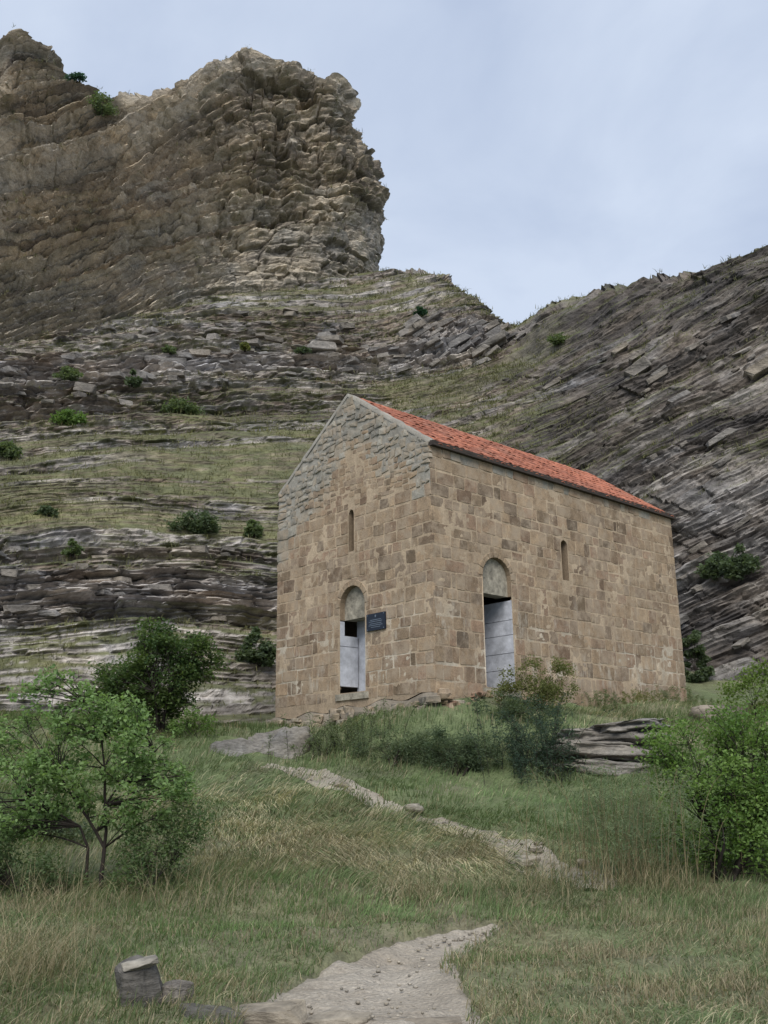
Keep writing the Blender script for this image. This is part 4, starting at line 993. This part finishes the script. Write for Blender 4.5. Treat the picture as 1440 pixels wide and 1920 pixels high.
# ------------------------------------------------------------------ plants
def tubes(paths, sides=5):
    """paths: list of (points(n,3), radii(n)) -> V,F4"""
    Vs, Fs, c = [], [], 0
    for P, R in paths:
        P = np.asarray(P, float); n = len(P); T = np.gradient(P, axis=0); T /= np.linalg.norm(T, axis=1)[:, None]+1e-9
        a = np.cross(T, [0.3, 0.9, 0.1]); a /= np.linalg.norm(a, axis=1)[:, None]+1e-9; b = np.cross(T, a)
        th = np.linspace(0, 2*math.pi, sides, endpoint=False)
        V = P[:, None]+np.asarray(R)[:, None, None]*(a[:, None]*np.cos(th)[None, :, None]+b[:, None]*np.sin(th)[None, :, None])
        i = np.arange(n-1)[:, None]; j = np.arange(sides)[None]; q = i*sides+j; w = i*sides+(j+1) % sides
        Vs.append(V.reshape(-1, 3)); Fs.append(np.stack([q, w, w+sides, q+sides], -1).reshape(-1, 4)+c); c += n*sides
    return np.vstack(Vs), np.vstack(Fs)
def bez(p0, p1, p2, n=8):
    t = np.linspace(0, 1, n)[:, None]; return (1-t)**2*p0+2*t*(1-t)*p1+t*t*p2
def leaves(C_, L, Wd, rg, up=0.45, narrow=1.0):
    n = len(C_); d = rg.normal(size=(n, 3)); d[:, 2] = d[:, 2]*.6-.15; d /= np.linalg.norm(d, axis=1)[:, None]
    nn = rg.normal(size=(n, 3))+np.array([0, 0, up*3]); s = np.cross(d, nn); s /= np.linalg.norm(s, axis=1)[:, None]+1e-9
    nn = np.cross(s, d); L = L[:, None]; Wd = Wd[:, None]
    V = np.stack([C_-d*L*.5, C_+s*Wd*.5+nn*Wd*.12-d*L*.06, C_+d*L*.5-nn*L*.06, C_-s*Wd*.5+nn*Wd*.12-d*L*.06], 1).reshape(-1, 3)
    b = np.arange(n)*4; return V, np.stack([b, b+1, b+2, b+3], 1)
def plant(name, label, cat, base, lobes, n_cl, n_leaf, leaf, cA, cB, seed, trunk=None, trunk_r=.03, cl_r=(.12, .26), group=None, stem_n=None, fill=1.0, up=.45):
    """a shrub or tree: trunk(s) from base, limbs to leaf clumps spread through ellipsoid lobes (centre, radii)"""
    rg = np.random.default_rng(seed); base = np.array(base, float)
    root = empty(name, base, label, cat, group)
    wts = np.array([np.prod(l[1])**(2/3) for l in lobes]); wts /= wts.sum(); cl = []
    for k in range(n_cl):
        c, R = lobes[rg.choice(len(lobes), p=wts)]; d = rg.normal(size=3); d /= np.linalg.norm(d); rr = rg.uniform(.25, 1)**(1/2.2)
        cl.append((np.array(c)+d*rr*np.array(R), rg.uniform(*cl_r)*(1.15-.35*rr)))
    tr = []; forks = []
    if trunk is None:
        top = np.mean([c for c, _ in lobes], axis=0); k_ = stem_n or 4
        for k in range(k_):
            e = base+(top-base)*rg.uniform(.4, .8)+rg.normal(size=3)*np.array([.25, .2, .05])*np.linalg.norm(top-base); b0 = base+rg.normal(size=3)*np.array([.06, .06, 0]); 
            P = bez(b0-Z*.1, (b0+e)/2+rg.normal(size=3)*.08, e, 8); tr.append((P, np.linspace(trunk_r, trunk_r*.45, 8))); forks += [P[j] for j in (2, 3, 4, 5, 6, 7)]
    else:
        for P, R in trunk:
            tr.append((P, R)); P = np.asarray(P); forks += [P[j] for j in range(len(P)//3, len(P))]
    forks = np.array(forks); twigpts = []
    for c, r_ in cl:
        dd = np.linalg.norm(forks-c, axis=1)+np.where(forks[:, 2] > c[2]+.05, 1.2, 0); f = forks[np.argmin(dd)]
        P = bez(f, (f+c)/2+rg.normal(size=3)*.07*np.linalg.norm(c-f)+Z*.05, c, 6); tr.append((P, np.linspace(trunk_r*.26, trunk_r*.08, 6)))
        for k in range(3):
            e = c+rg.normal(size=3)*r_*.8; tr.append((np.array([P[4], (P[4]+e)/2+rg.normal(size=3)*.02, e]), np.array([trunk_r*.12, trunk_r*.1, trunk_r*.06])))
    V, F = tubes(tr, 4); mk('trunk', V, F, mat=M['bark'], parent=root)
    per = np.array([r_**2 for _, r_ in cl]); per = np.maximum(6, (per/per.sum()*n_leaf)).astype(int)
    cen = np.concatenate([c+np.clip(rg.normal(size=(m, 3)), -2.1, 2.1)*r_*np.array([.62, .62, .5]) for (c, r_), m in zip(cl, per)])
    tone = np.concatenate([np.full(m, rg.uniform(0, 1)) for m in per]); n = len(cen)
    L = leaf[0]*rg.uniform(.6, 1.3, n); V, F = leaves(cen, L, L*leaf[1], rg, up)
    mixv = np.clip(.6*tone+.5*rg.uniform(0, 1, n)-.05, 0, 1)[:, None]; cl_ = (np.array(cA)*(1-mixv)+np.array(cB)*mixv)*rg.uniform(.95, 1.6, (n, 1))
    o = mk('crown', V, F, mat=M['leaf'], parent=root, smooth=False, col=np.repeat(cl_, 4, 0)); o['kind'] = 'stuff'
    return root
def lobe(px, py, Y, rx, ry, rd=None):
    s = px_m(1, Y); return (at_y(px, py, Y), (rx*s, (rd or min(rx, ry)*1.0)*s, ry*s))
def wisps(name, label, cat, base, spread, n_stem, height, lean, n_leaf, leaf, cA, cB, seed, group=None, stem_r=.006, leaf_from=.25, droop=.2, bend=(0, 0), hv=0.0):
    """broom-like clump: many thin arching stems with fine leaves"""
    rg = np.random.default_rng(seed); base = np.array(base, float); root = empty(name, base, label, cat, group); tr, cen, dirs = [], [], []
    for k in range(n_stem):
        b = base+np.array([rg.normal()*spread[0], rg.normal()*spread[1], 0]); b[2] = gz(b[0], b[1])[0]-.08
        h = height*rg.uniform(.5, 1.1)*(1+hv*float(vnoise(b[0]*2.3, b[1]*1.5, 0, seed))); l = rg.normal(size=2)*lean*h+np.array(bend)*h; e = b+np.array([l[0], l[1], h])
        P = bez(b, b+np.array([l[0]*.25, l[1]*.25, h*(.65+droop)]), e, 7); tr.append((P, np.linspace(stem_r, stem_r*.4, 7)))
        m = max(3, int(n_leaf/n_stem*rg.uniform(.5, 1.5))); t = rg.uniform(leaf_from, 1, m)*6; i = np.minimum(t.astype(int), 5); f = (t-i)[:, None]
        cen.append(P[i]*(1-f)+P[i+1]*f+rg.normal(size=(m, 3))*np.array([.05, .05, .03])*height)
    V, F = tubes(tr, 4); o = mk('stems', V, F, mat=M['bark'] if stem_r > .004 else M['straw'], parent=root); o['kind'] = 'stuff'
    cen = np.vstack(cen); n = len(cen); L = leaf[0]*rg.uniform(.6, 1.4, n); V, F = leaves(cen, L, L*leaf[1], rg, .1)
    mixv = np.clip(rg.uniform(0, 1, n)+.4*fbm(cen[:, 0]*3, cen[:, 1]*3, cen[:, 2]*3, 2, seed), 0, 1)[:, None]; c = (np.array(cA)*(1-mixv)+np.array(cB)*mixv)*rg.uniform(1.0, 1.6, (n, 1))
    o = mk('foliage', V, F, mat=M['leaf'], parent=root, smooth=False, col=np.repeat(c, 4, 0)); o['kind'] = 'stuff'; return root
G_BRIGHT = ((0.075, 0.130, 0.036), (0.135, 0.205, 0.060)); G_MID = ((0.075, 0.105, 0.050), (0.125, 0.160, 0.076)); G_DARK = ((0.055, 0.080, 0.046), (0.098, 0.128, 0.068)); G_BLUE = ((0.066, 0.094, 0.052), (0.122, 0.152, 0.084)); G_YEL = ((0.085, 0.105, 0.030), (0.165, 0.170, 0.060))
M['straw'] = flat('straw_stem', (0.20, 0.165, 0.09), .8, 10, .3)
# sapling with a forked trunk
sp_ = ground_hit(190, 1682, 0, 6); Y0 = sp_[1]; T = lambda x, y, dy=0: at_y(x, y, Y0+dy)
tk = [(np.array([sp_-Z*.1, T(190, 1640), T(196, 1590), T(180, 1560), T(165, 1535), T(140, 1500), T(110, 1450)]), np.array([.030, .027, .024, .019, .016, .013, .009])),
      (np.array([T(194, 1600), T(199, 1560), T(197, 1510), T(196, 1440), T(190, 1380), T(160, 1320)]), np.array([.024, .02, .017, .014, .011, .007])),
      (np.array([T(165, 1690, .1), T(162, 1640, .1), T(165, 1590, .05), T(150, 1550), T(100, 1520), T(60, 1500)]), np.array([.024, .022, .019, .014, .011, .008])),
      (np.array([T(197, 1510), T(225, 1470), T(262, 1430), T(290, 1410)]), np.array([.012, .01, .008, .006]))]
plant('sapling', 'light green sapling with slim forked dark trunk in the grass', 'tree', sp_,
      [lobe(80, 1390, Y0+.1, 100, 65), lobe(180, 1410, Y0, 130, 90), lobe(270, 1470, Y0, 90, 75), lobe(100, 1295, Y0, 70, 36), lobe(30, 1490, Y0-.1, 90, 80), lobe(200, 1330, Y0, 70, 50), lobe(160, 1525, Y0, 130, 35)],
      230, 13000, (.052, .62), (0.105, 0.175, 0.065), (0.20, 0.285, 0.115), 31, trunk=tk, trunk_r=.03, cl_r=(.07, .15))
b = ground_hit(50, 1600, 0, 8); Yb = b[1]+.6; b = np.array([at_y(40, 1600, Yb)[0], Yb, gz(at_y(40, 1600, Yb)[0], Yb)[0]])
plant('shrub', 'dark leafy shrub in shade behind the sapling trunk', 'shrub', b, [lobe(30, 1560, Yb, 90, 55), lobe(120, 1570, Yb+.2, 60, 45)], 60, 5500, (.05, .6), *G_DARK, 32, trunk_r=.018, cl_r=(.1, .2))
b = ground_hit(270, 1690, 0, 8)
plant('shrub', 'low green shrub with yellowing foot right beside the sapling trunk', 'shrub', b, [lobe(290, 1590, b[1]+.3, 60, 60), lobe(345, 1555, b[1]+.5, 40, 55), lobe(250, 1645, b[1]+.1, 40, 30)], 60, 5000, (.040, .5), (0.065, 0.11, 0.045), (0.125, 0.17, 0.07), 33, trunk_r=.012, cl_r=(.1, .2))
b = ground_hit(20, 1700, 0, 8)
plant('shrub', 'low leafy undergrowth at the edge left of the sapling', 'shrub', b, [lobe(20, 1640, b[1]+.2, 80, 45), lobe(100, 1655, b[1]+.4, 60, 30), lobe(-40, 1600, b[1]+.3, 70, 60)], 60, 5500, (.042, .5), (0.055, 0.09, 0.04), (0.10, 0.14, 0.06), 39, trunk_r=.012, cl_r=(.08, .17))
b = ground_hit(300, 1372, 0, 14)
plant('bushy_tree', 'dense dark green bushy tree left of the church front', 'tree', b, [lobe(300, 1260, b[1], 75, 75), lobe(235, 1275, b[1], 45, 60), lobe(365, 1235, b[1], 48, 45), lobe(290, 1190, b[1], 35, 28), lobe(310, 1325, b[1], 60, 30)], 130, 17000, (.08, .62), (0.036, 0.070, 0.026), (0.098, 0.138, 0.044), 34, trunk_r=.05, cl_r=(.14, .28), up=.6)
b = ground_hit(365, 1385, 0, 14)
plant('shrub', 'thin light green shoots at the foot of the dark bushy tree', 'shrub', b, [lobe(360, 1355, b[1], 45, 22), lobe(260, 1350, b[1]-.5, 35, 18)], 18, 1100, (.07, .55), *G_BRIGHT, 35, trunk_r=.012, cl_r=(.1, .18))
b = ground_hit(1350, 1655, 0, 8)
plant('shrub', 'big bright green shrub on the slope right of the path', 'shrub', b, [lobe(1350, 1440, b[1]+.5, 140, 95), lobe(1430, 1400, b[1]+.8, 110, 90), lobe(1330, 1540, b[1]+.2, 100, 85), lobe(1430, 1560, b[1]+.2, 90, 85), lobe(1270, 1400, b[1]+.7, 75, 45), lobe(1490, 1480, b[1]+.3, 90, 120)], 240, 26000, (.048, .62), (0.070, 0.130, 0.034), (0.165, 0.245, 0.068), 36, trunk_r=.03, cl_r=(.12, .24), stem_n=9)
b = ground_hit(1420, 1350, 0, 12); Yb = b[1]
plant('shrub', 'yellow green leafy bush on the terrace right of the church', 'shrub', b, [lobe(1420, 1305, Yb, 65, 45), lobe(1470, 1290, Yb, 70, 50)], 40, 3600, (.07, .6), (0.075, 0.125, 0.025), (0.14, 0.20, 0.05), 37, trunk_r=.02, cl_r=(.15, .26))
b = ground_hit(1170, 1668, 0, 8)
wisps('reed_clump', 'tall wispy blue-green clump with bare straw stems beside the path', 'tall weeds', b, (.40, .22), 120, 1.25, .14, 9000, (.07, .09), (0.10, 0.140, 0.080), (0.175, 0.21, 0.12), 38, leaf_from=.35, stem_r=.0039)
for k, (px, py, h, nl, lab, pal, spx) in enumerate([
        (640, 1400, .75, 5000, 'feathery grey green broom at the bank edge nearest the outcrop hump', ((0.075, 0.100, 0.050), (0.13, 0.155, 0.08)), .42),
        (740, 1425, .95, 8000, 'feathery blue green broom on the bank below the plaque', G_BLUE, .45),
        (860, 1445, 1.05, 9000, 'dark blue green broom bush below the church corner', ((0.052, 0.080, 0.046), (0.102, 0.134, 0.074)), .42),
        (1000, 1450, 1.25, 9000, 'dark feathery broom with thin black stems below the side doorway', ((0.026, 0.048, 0.034), (0.058, 0.086, 0.056)), .36)]):
    b = ground_hit(px, py, 0, 10)
    if k in (1, 2):
        plant('broom_bush', lab, 'bush', b, ([lobe(720, 1400, b[1]+.2, 60, 30), lobe(785, 1405, b[1]+.1, 48, 34)] if k == 1 else [lobe(845, 1408, b[1]+.1, 55, 38), lobe(905, 1415, b[1]+.2, 42, 34)]), 70, 8500, (.055, .28), *pal, 40+k, trunk_r=.012, cl_r=(.08, .17), stem_n=9, up=.2); continue
    wisps('broom_bush', lab, 'bush', b, (spx*1.1, .3), 80, h*.85, .28, int(nl*.62), (.075, .2), *pal, 40+k, leaf_from=.15, stem_r=.005, hv=.5)
b = ground_hit(1005, 1318, 0, 14); b = at_y(1010, 1310, 20.6); b[2] = gz(b[0], b[1])[0]
plant('shrub', 'airy yellow green shrub growing in front of the side doorway', 'shrub', b, [lobe(1020, 1265, b[1], 50, 40), lobe(985, 1300, b[1]-.1, 60, 28), lobe(950, 1268, b[1]-.1, 20, 36), lobe(1040, 1300, b[1], 40, 30)], 70, 7000, (.05, .5), (0.085, 0.105, 0.034), (0.175, 0.18, 0.070), 46, trunk_r=.012, cl_r=(.09, .18), stem_n=7)
b = at_y(960, 1345, 19.6); b[2] = gz(b[0], b[1])[0]
plant('shrub', 'dark green low shrub under the airy yellow green shrub', 'shrub', b, [lobe(990, 1340, b[1], 65, 30), lobe(940, 1320, b[1], 40, 25)], 36, 3600, (.05, .45), *G_DARK, 47, trunk_r=.012, cl_r=(.1, .18))
for k, (u, h, lab) in enumerate(((5.2, .45, 'weedy green tuft at the middle of the side wall foot'), (6.6, .4, 'straw coloured weed tuft along the side wall foot'), (7.9, .55, 'small upright weed near the far end of the side wall'), (8.9, .4, 'grassy weed tuft under the far corner of the side wall'))):
    b = A+E2*u-E1*.45; b[2] = gz(b[0], b[1])[0]
    wisps('weed_tuft', lab, 'weeds', b, (.3, .2), 40, h, .25, 1300, (.08, .14), *(G_MID if k != 1 else G_YEL), 50+k, leaf_from=.05, stem_r=.0035)
b = hill_point(1365, 1085)
def hbush(px, py, w, h, pal, lab, seed, arrs=None, n=900, lift=.35):
    p = np.array(hill_point(px, py+h*.4, 8, arrs)); s = px_m(1, p[1])*1.08; c = p+Z*s*h*lift-np.array([0, s*w*.15, 0])
    plant('hill_bush', lab, 'bush', p, [(c, (s*w*.40, s*w*.36, s*h*.40)), (c+np.array([s*w*.28, 0, -s*h*.15]), (s*w*.3, s*w*.3, s*h*.26)), (c+np.array([-s*w*.3, 0, -s*h*.2]), (s*w*.28, s*w*.3, s*h*.2))], 26, int(n*1.8), (.08+p[1]*.0018, .6), *pal, seed, trunk_r=.02+.0005*p[1], cl_r=(s*w*.08, s*w*.19), group='bushes scattered on the rocky hillside')
for k, (px, py, w, h, pal, lab, n) in enumerate([
        (1365, 1040, 75, 85, G_DARK, 'dark round bush on turf behind the far corner of the church', 2600),
        (370, 972, 75, 42, G_DARK, 'wide dark bush in the turf hollow left of the church', 1300),
        (255, 700, 26, 42, G_DARK, 'narrow upright dark bush standing among the slabs under the crag', 700),
        (130, 692, 40, 30, G_MID, 'green bush beside pale slabs near the upright dark bush', 600),
        (130, 778, 60, 26, G_BRIGHT, 'bright green bush sheltering under the undercut ledges', 800),
        (785, 578, 22, 22, ((.02, .05, .028), (.04, .085, .045)), 'tiny dark green bush on the shoulder right of the crag foot', 500),
        (1042, 633, 42, 22, G_MID, 'small green bush high on the dipping beds below the saddle', 500),
        (485, 1205, 55, 75, G_DARK, 'dark bush against the rock by the church left edge', 1600),
        (478, 985, 32, 32, G_MID, 'small mid green bush in turf close to the church wall', 500),
        (140, 1020, 26, 40, G_MID, 'thin green bush at the left rim of the turf hollow', 500),
        (320, 648, 22, 14, G_MID, 'low green tuft on slabs below the crag front', 300),
        (460, 645, 20, 18, G_YEL, 'yellowish tuft on slabs below the crag front', 300),
        (350, 760, 60, 22, G_MID, 'spreading green patch of bush above the brown ledges', 700),
        (20, 840, 45, 30, G_MID, 'green bush on turf left of the undercut ledges', 600),
        (570, 650, 24, 14, G_DARK, 'low dark tuft in a cleft of the slab band', 300),
        (1300, 1230, 46, 120, G_DARK, 'dark ivy-like bush in the gap behind the church far corner', 2000),
        (90, 950, 30, 22, G_DARK, 'small dark bush on the terraced turf far left of the church', 400)]):
    hbush(px, py, w, h, pal, lab, 100+k, n=n)
KA = (kpx, kpy, kw, KH.reshape(-1, 3))
hbush(198, 190, 60, 55, G_MID, 'green bush filling the notch between the two crag tops', 130, KA, 900)
hbush(155, 132, 34, 16, ((.03, .07, .05), (.05, .10, .07)), 'low green bush on the shoulder of the left crag peak', 131, KA, 400)

# ------------------------------------------------------------------ grass (uncountable)
def blades(base, length, width, lean_dir, lean, colr, rg, seg=3):
    """base (n,3); lean 0 upright .. 1 flat; returns V,F4,F3,col"""
    n = len(base); ts = np.linspace(0, 1, seg+1)
    d = np.stack([np.cos(lean_dir), np.sin(lean_dir), 0*lean_dir], 1); side = np.stack([-d[:, 1], d[:, 0], d[:, 2]], 1)
    mixs = rg.uniform(-.9, .9, n)[:, None]; side = side*np.cos(mixs)+d*np.sin(mixs)
    V = []
    for k, t in enumerate(ts):
        ang = lean*(0.35+0.9*t)*math.pi/2; hor = length*t*np.sin(np.minimum(ang, 1.75)); ver = length*t*np.cos(np.minimum(ang, 1.62))
        c = base+d*hor[:, None]+Z*ver[:, None]; w = (width*(1-t)**.7)[:, None]
        V += [c-side*w/2, c+side*w/2] if k < seg else [c]
    m = 2*seg+1; V = np.stack(V, 1).reshape(-1, 3); b = np.arange(n)[:, None]*m
    F4 = np.concatenate([b+np.array([[2*k, 2*k+1, 2*k+3, 2*k+2]]) for k in range(seg-1)]); F3 = b+np.array([[2*seg-2, 2*seg-1, 2*seg]])
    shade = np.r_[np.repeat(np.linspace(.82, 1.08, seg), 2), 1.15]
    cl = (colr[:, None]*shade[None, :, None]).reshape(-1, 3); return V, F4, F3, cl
def zone(x, y, spots):
    r_ = 0*x
    for px, py, rx, ry, a in spots:
        p = ground_hit(px, py, 0, 4); ex = px_m(rx, p[1]); q = ground_hit(px, max(py-ry, 1440), 0, 4); ey = max(abs(q[1]-p[1]), .5); r_ = r_+a*np.exp(-(((x-p[0])/ex)**2+((y-p[1])/ey)**2))
    return r_
rg = np.random.default_rng(77)
def scatter(n, xr, yr, keep):
    x = rg.uniform(*xr, n); y = rg.uniform(*yr, n); m = rg.uniform(0, 1, n) < keep(x, y); return x[m], y[m]
def in_view(x, y):
    z = gz0(x, y)+.3; X, Yp, w = project(np.stack([x, y, z], 1)); return (X > -420) & (X < 1860) & (Yp < 2250) & (Yp > 1300) & (w > 3)
ROCKSPOT = [(260, 1850, 50, 50), (495, 1405, 95, 25), (1130, 1415, 90, 35), (560, 1900, 120, 20)]
def keep(x, y):
    pi = path_in(x, y)+.25*fbm(x*2.2, y*2.2, 0*x, 3, 61); u, v = church_uv(x, y)
    up_ = y > 11.5; k = np.where(pi > np.where(up_, .5, .26), np.where(up_, .26, 0.0), np.where(pi > .05, .6, 1.0)); k = np.where((u > -.12) & (u < CW+.1) & (v > -.12) & (v < CL+.1), 0, k)
    z = gz0(x, y); X, Yp, w = project(np.stack([x, y, z], 1))
    for px, py, rx, ry in ROCKSPOT: k = np.where(((X-px)/rx)**2+((Yp-py)/ry)**2 < 1, k*.12, k)
    k = k*np.where((X > -60) & (X < 1500) & (Yp < 1990), 1.0, .5)*np.where(y < 12, 1.0, np.where(y < 16, .8, .55))*in_view(x, y)
    patch = sstep(-.55, .1, fbm(x*1.6, y*1.6, 0*x, 4, 44)); return k*(.35+.65*patch)
gx_, gy_ = scatter(470000, (-12, 13), (3.6, 25), keep)
n = len(gx_); print('blades', n)
lush = zone(gx_, gy_, [(330, 1760, 280, 70, 1.35), (560, 1725, 200, 55, .9), (1000, 1760, 150, 50, .7), (1250, 1700, 200, 40, .4), (800, 1640, 200, 50, .25), (1150, 1530, 200, 60, .6), (900, 1480, 200, 40, .5), (700, 1700, 150, 40, .5)])
drz = zone(gx_, gy_, [(600, 1600, 260, 60, 1.15), (900, 1590, 120, 40, .9), (40, 1790, 90, 130, 1.1), (1100, 1840, 420, 100, .75), (480, 1500, 160, 50, .8), (780, 1650, 90, 50, .6), (1180, 1660, 160, 30, .5), (300, 1880, 260, 60, .5)])
nz_ = fbm(gx_*.8, gy_*.8, 0*gx_, 4, 66)
nz2 = fbm(gx_*3.2, gy_*3.2, 0*gx_, 3, 67); dryp = np.clip(.16+.5*drz-.5*lush+.4*nz_+.75*nz2, .03, .95)
isdry = rg.uniform(0, 1, n) < dryp
green = np.array([0.130, 0.178, 0.078])*(1+.25*lush[:, None]*np.array([.4, 1.0, .2]))+rg.uniform(0, 1, (n, 1))*np.array([.030, .034, .018])
straw = np.array([0.32, 0.288, 0.19])+rg.uniform(0, 1, (n, 1))**2*np.array([.17, .145, .085])
colr = np.where(isdry[:, None], straw*(1+.3*np.clip(drz, 0, 1))[:, None], green)*rg.uniform(.75, 1.15, (n, 1))*(1+.35*fbm(gx_*2.1, gy_*2.1, 0*gx_, 3, 68))[:, None]
# wind-combed tussocks: neighbours share a direction
tuss = fbm(gx_*1.1, gy_*1.1, 0*gx_, 3, 88)
ddir = -0.5+1.5*fbm(gx_*.55, gy_*.55, 0*gx_, 3, 89)*1.6+rg.normal(size=n)*.4+np.where(gx_ < -1.5, -.3, 0)
comb = np.clip(drz, 0, 1)*np.where((gy_ > 10.5), 1, .45)
lean = np.clip(.36+.55*comb+.5*tuss+rg.normal(size=n)*.14, .05, 1.05)
length = (.13+.20*rg.uniform(0, 1, n)**1.5+.30*comb*rg.uniform(.3, 1, n)+.22*np.clip(tuss, 0, 1)**1.2)*np.where(gy_ < 10, .85, 1.0)
length *= .72*(1-.30*np.clip(lush, 0, 1)); length *= 1-.52*zone(gx_, gy_, [(1100, 1850, 300, 80, 1), (330, 1760, 260, 50, .35)]).clip(0, 1)
width = rg.uniform(.006, .0115, n)*(gy_/11.0).clip(.75, 1.7)
base = np.stack([gx_, gy_, gz(gx_, gy_)-.02], 1)
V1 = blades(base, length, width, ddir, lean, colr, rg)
# tall stalks: left straw stand, arching tussock in mid slope, seed heads
tall = []
for px, py, rx, ry, m, h, bx_, cl0 in [(40, 1850, 80, 90, 900, .62, .5, .8), (60, 1720, 60, 40, 300, .55, .3, .7), (785, 1690, 60, 22, 300, .5, .35, .8), (1190, 1680, 110, 22, 600, .45, .2, .7), (900, 1600, 80, 25, 500, .45, .9, .95), (560, 1600, 160, 50, 1500, .5, .9, .9), (640, 1540, 200, 50, 900, .45, .9, .8), (1000, 1690, 130, 22, 500, .4, .2, .6), (350, 1700, 160, 20, 400, .5, .4, .8), (700, 1330+100, 120, 16, 300, .4, .3, .4)]:
    X = px+rg.normal(size=m)*rx*.6; Yp = py+rg.normal(size=m)*ry*.6; c = ground_hit(px, py, 0, 4.5); q = ground_hit(px, min(py+20, 1990), 0, 4.5); sy = abs(q[1]-c[1])/20 if py < 1960 else .01
    x = c[0]+(X-px)*px_m(1, c[1]); y = c[1]-(Yp-py)*min(sy, .05); tall.append((x, y, np.full(m, h), np.full(m, bx_), np.full(m, cl0)))
tx, ty, th_, tb, tcl = [np.concatenate([t[i] for t in tall]) for i in range(5)]
ok = path_in(tx, ty) < -.1; u, v = church_uv(tx, ty); ok &= ~((u > -.15) & (v > -.15) & (u < CW+.2) & (v < CL)); tx, ty, th_, tb, tcl = [q[ok] for q in (tx, ty, th_, tb, tcl)]
m = len(tx); isd = rg.uniform(0, 1, m) < tcl; tc_ = np.where(isd[:, None], np.array([0.23, 0.195, 0.115])+rg.uniform(0, 1, (m, 1))*np.array([.14, .12, .08]), np.array([0.085, 0.115, 0.045]))*rg.uniform(.7, 1.1, (m, 1))
tdir = rg.normal(size=m)*.8+np.where(tb > .6, -.3+1.2*fbm(tx*.9, ty*.9, 0*tx, 2, 90), rg.uniform(0, 6.28, m)); tl = np.clip(.22+.62*tb+rg.normal(size=m)*.15, .05, 1.05)
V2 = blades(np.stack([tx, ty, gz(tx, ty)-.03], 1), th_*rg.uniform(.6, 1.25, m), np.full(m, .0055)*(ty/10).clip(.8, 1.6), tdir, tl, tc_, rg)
def join(parts):
    V, F4, F3, cl, c = [], [], [], [], 0
    for v, f4, f3, k in parts: V.append(v); F4.append(f4+c); F3.append(f3+c); cl.append(k); c += len(v)
    return np.vstack(V), np.vstack(F4), np.vstack(F3), np.vstack(cl)
# short matted thatch between the long blades of the near slope
hx, hy = scatter(120000, (-5.5, 6.0), (4.6, 12.0), keep); k = len(hx); print('thatch', k)
hn = fbm(hx*1.7, hy*1.7, 0*hx, 4, 166)+.5*fbm(hx*6, hy*6, 0*hx, 2, 167)
hd = rg.uniform(0, 1, k) < np.clip(.38+.8*hn+.5*zone(hx, hy, [(1150, 1840, 420, 100, .8), (300, 1880, 260, 60, .4), (330, 1750, 260, 60, -.6)]), .05, .95)
hc = np.where(hd[:, None], np.array([0.20, 0.165, 0.105])+rg.uniform(0, 1, (k, 1))*np.array([.14, .13, .085]), np.array([0.095, 0.14, 0.055])+rg.uniform(0, 1, (k, 1))*np.array([.05, .06, .03]))*rg.uniform(.65, 1.2, (k, 1))
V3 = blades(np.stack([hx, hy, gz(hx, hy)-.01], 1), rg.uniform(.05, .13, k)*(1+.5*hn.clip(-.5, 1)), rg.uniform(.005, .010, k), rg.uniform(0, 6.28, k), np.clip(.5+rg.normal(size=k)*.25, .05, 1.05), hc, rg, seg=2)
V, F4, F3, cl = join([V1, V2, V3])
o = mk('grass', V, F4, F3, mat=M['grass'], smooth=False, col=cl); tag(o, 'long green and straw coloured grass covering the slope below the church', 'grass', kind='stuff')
# turf tufts on the hillside and along the ridges
def tufts(P, gmask, m, scale, rg):
    idx = rg.choice(len(P), m, p=gmask/gmask.sum()); b = P[idx]+rg.normal(size=(m, 3))*np.array([.12, .12, .02])
    b = np.repeat(b, 4, 0)+rg.normal(size=(m*4, 3))*np.array([.10, .10, .01]); k = len(b); dist = b[:, 1]
    colr = np.array([0.085, 0.092, 0.042])+rg.uniform(0, 1, (k, 1))*np.array([.085, .070, .028])+np.repeat(np.clip(fbm(P[idx, 0]*.3, P[idx, 1]*.3, P[idx, 2]*.3, 3, 14), 0, 1), 4)[:, None]*np.array([.05, .045, .012])
    return blades(b-Z*.05, scale*rg.uniform(.5, 1.3, k)*(.7+dist/90), .035*(dist/45), rg.uniform(0, 6.28, k), np.clip(.45+rg.normal(size=k)*.25, .05, .95), colr, rg, seg=1+1)
Pm = H.reshape(-1, 3); hm = (hcol.reshape(-1, 3)[:, 1]-hcol.reshape(-1, 3)[:, 0]*.96 > 0)*1.0*((hpx > -60) & (hpx < 1500) & (hpy > 440) & (hpy < 1420) & ~((hpx > 540) & (hpx < 1240) & (hpy > 960)))
Pk = KH.reshape(-1, 3); km = np.clip(g2.reshape(-1), 0, 1)**2*((kpx > -40) & (kpx < 800))
V, F4, F3, cl = join([tufts(Pm, hm+1e-12, 12500, .25, rg), tufts(Pk, km+1e-12, 1600, .28, rg)])
o = mk('hill_turf', V, F4, F3, mat=M['grass'], smooth=False, col=cl); tag(o, 'thin olive turf growing on the ledges of the rocky hillside', 'turf', kind='stuff')
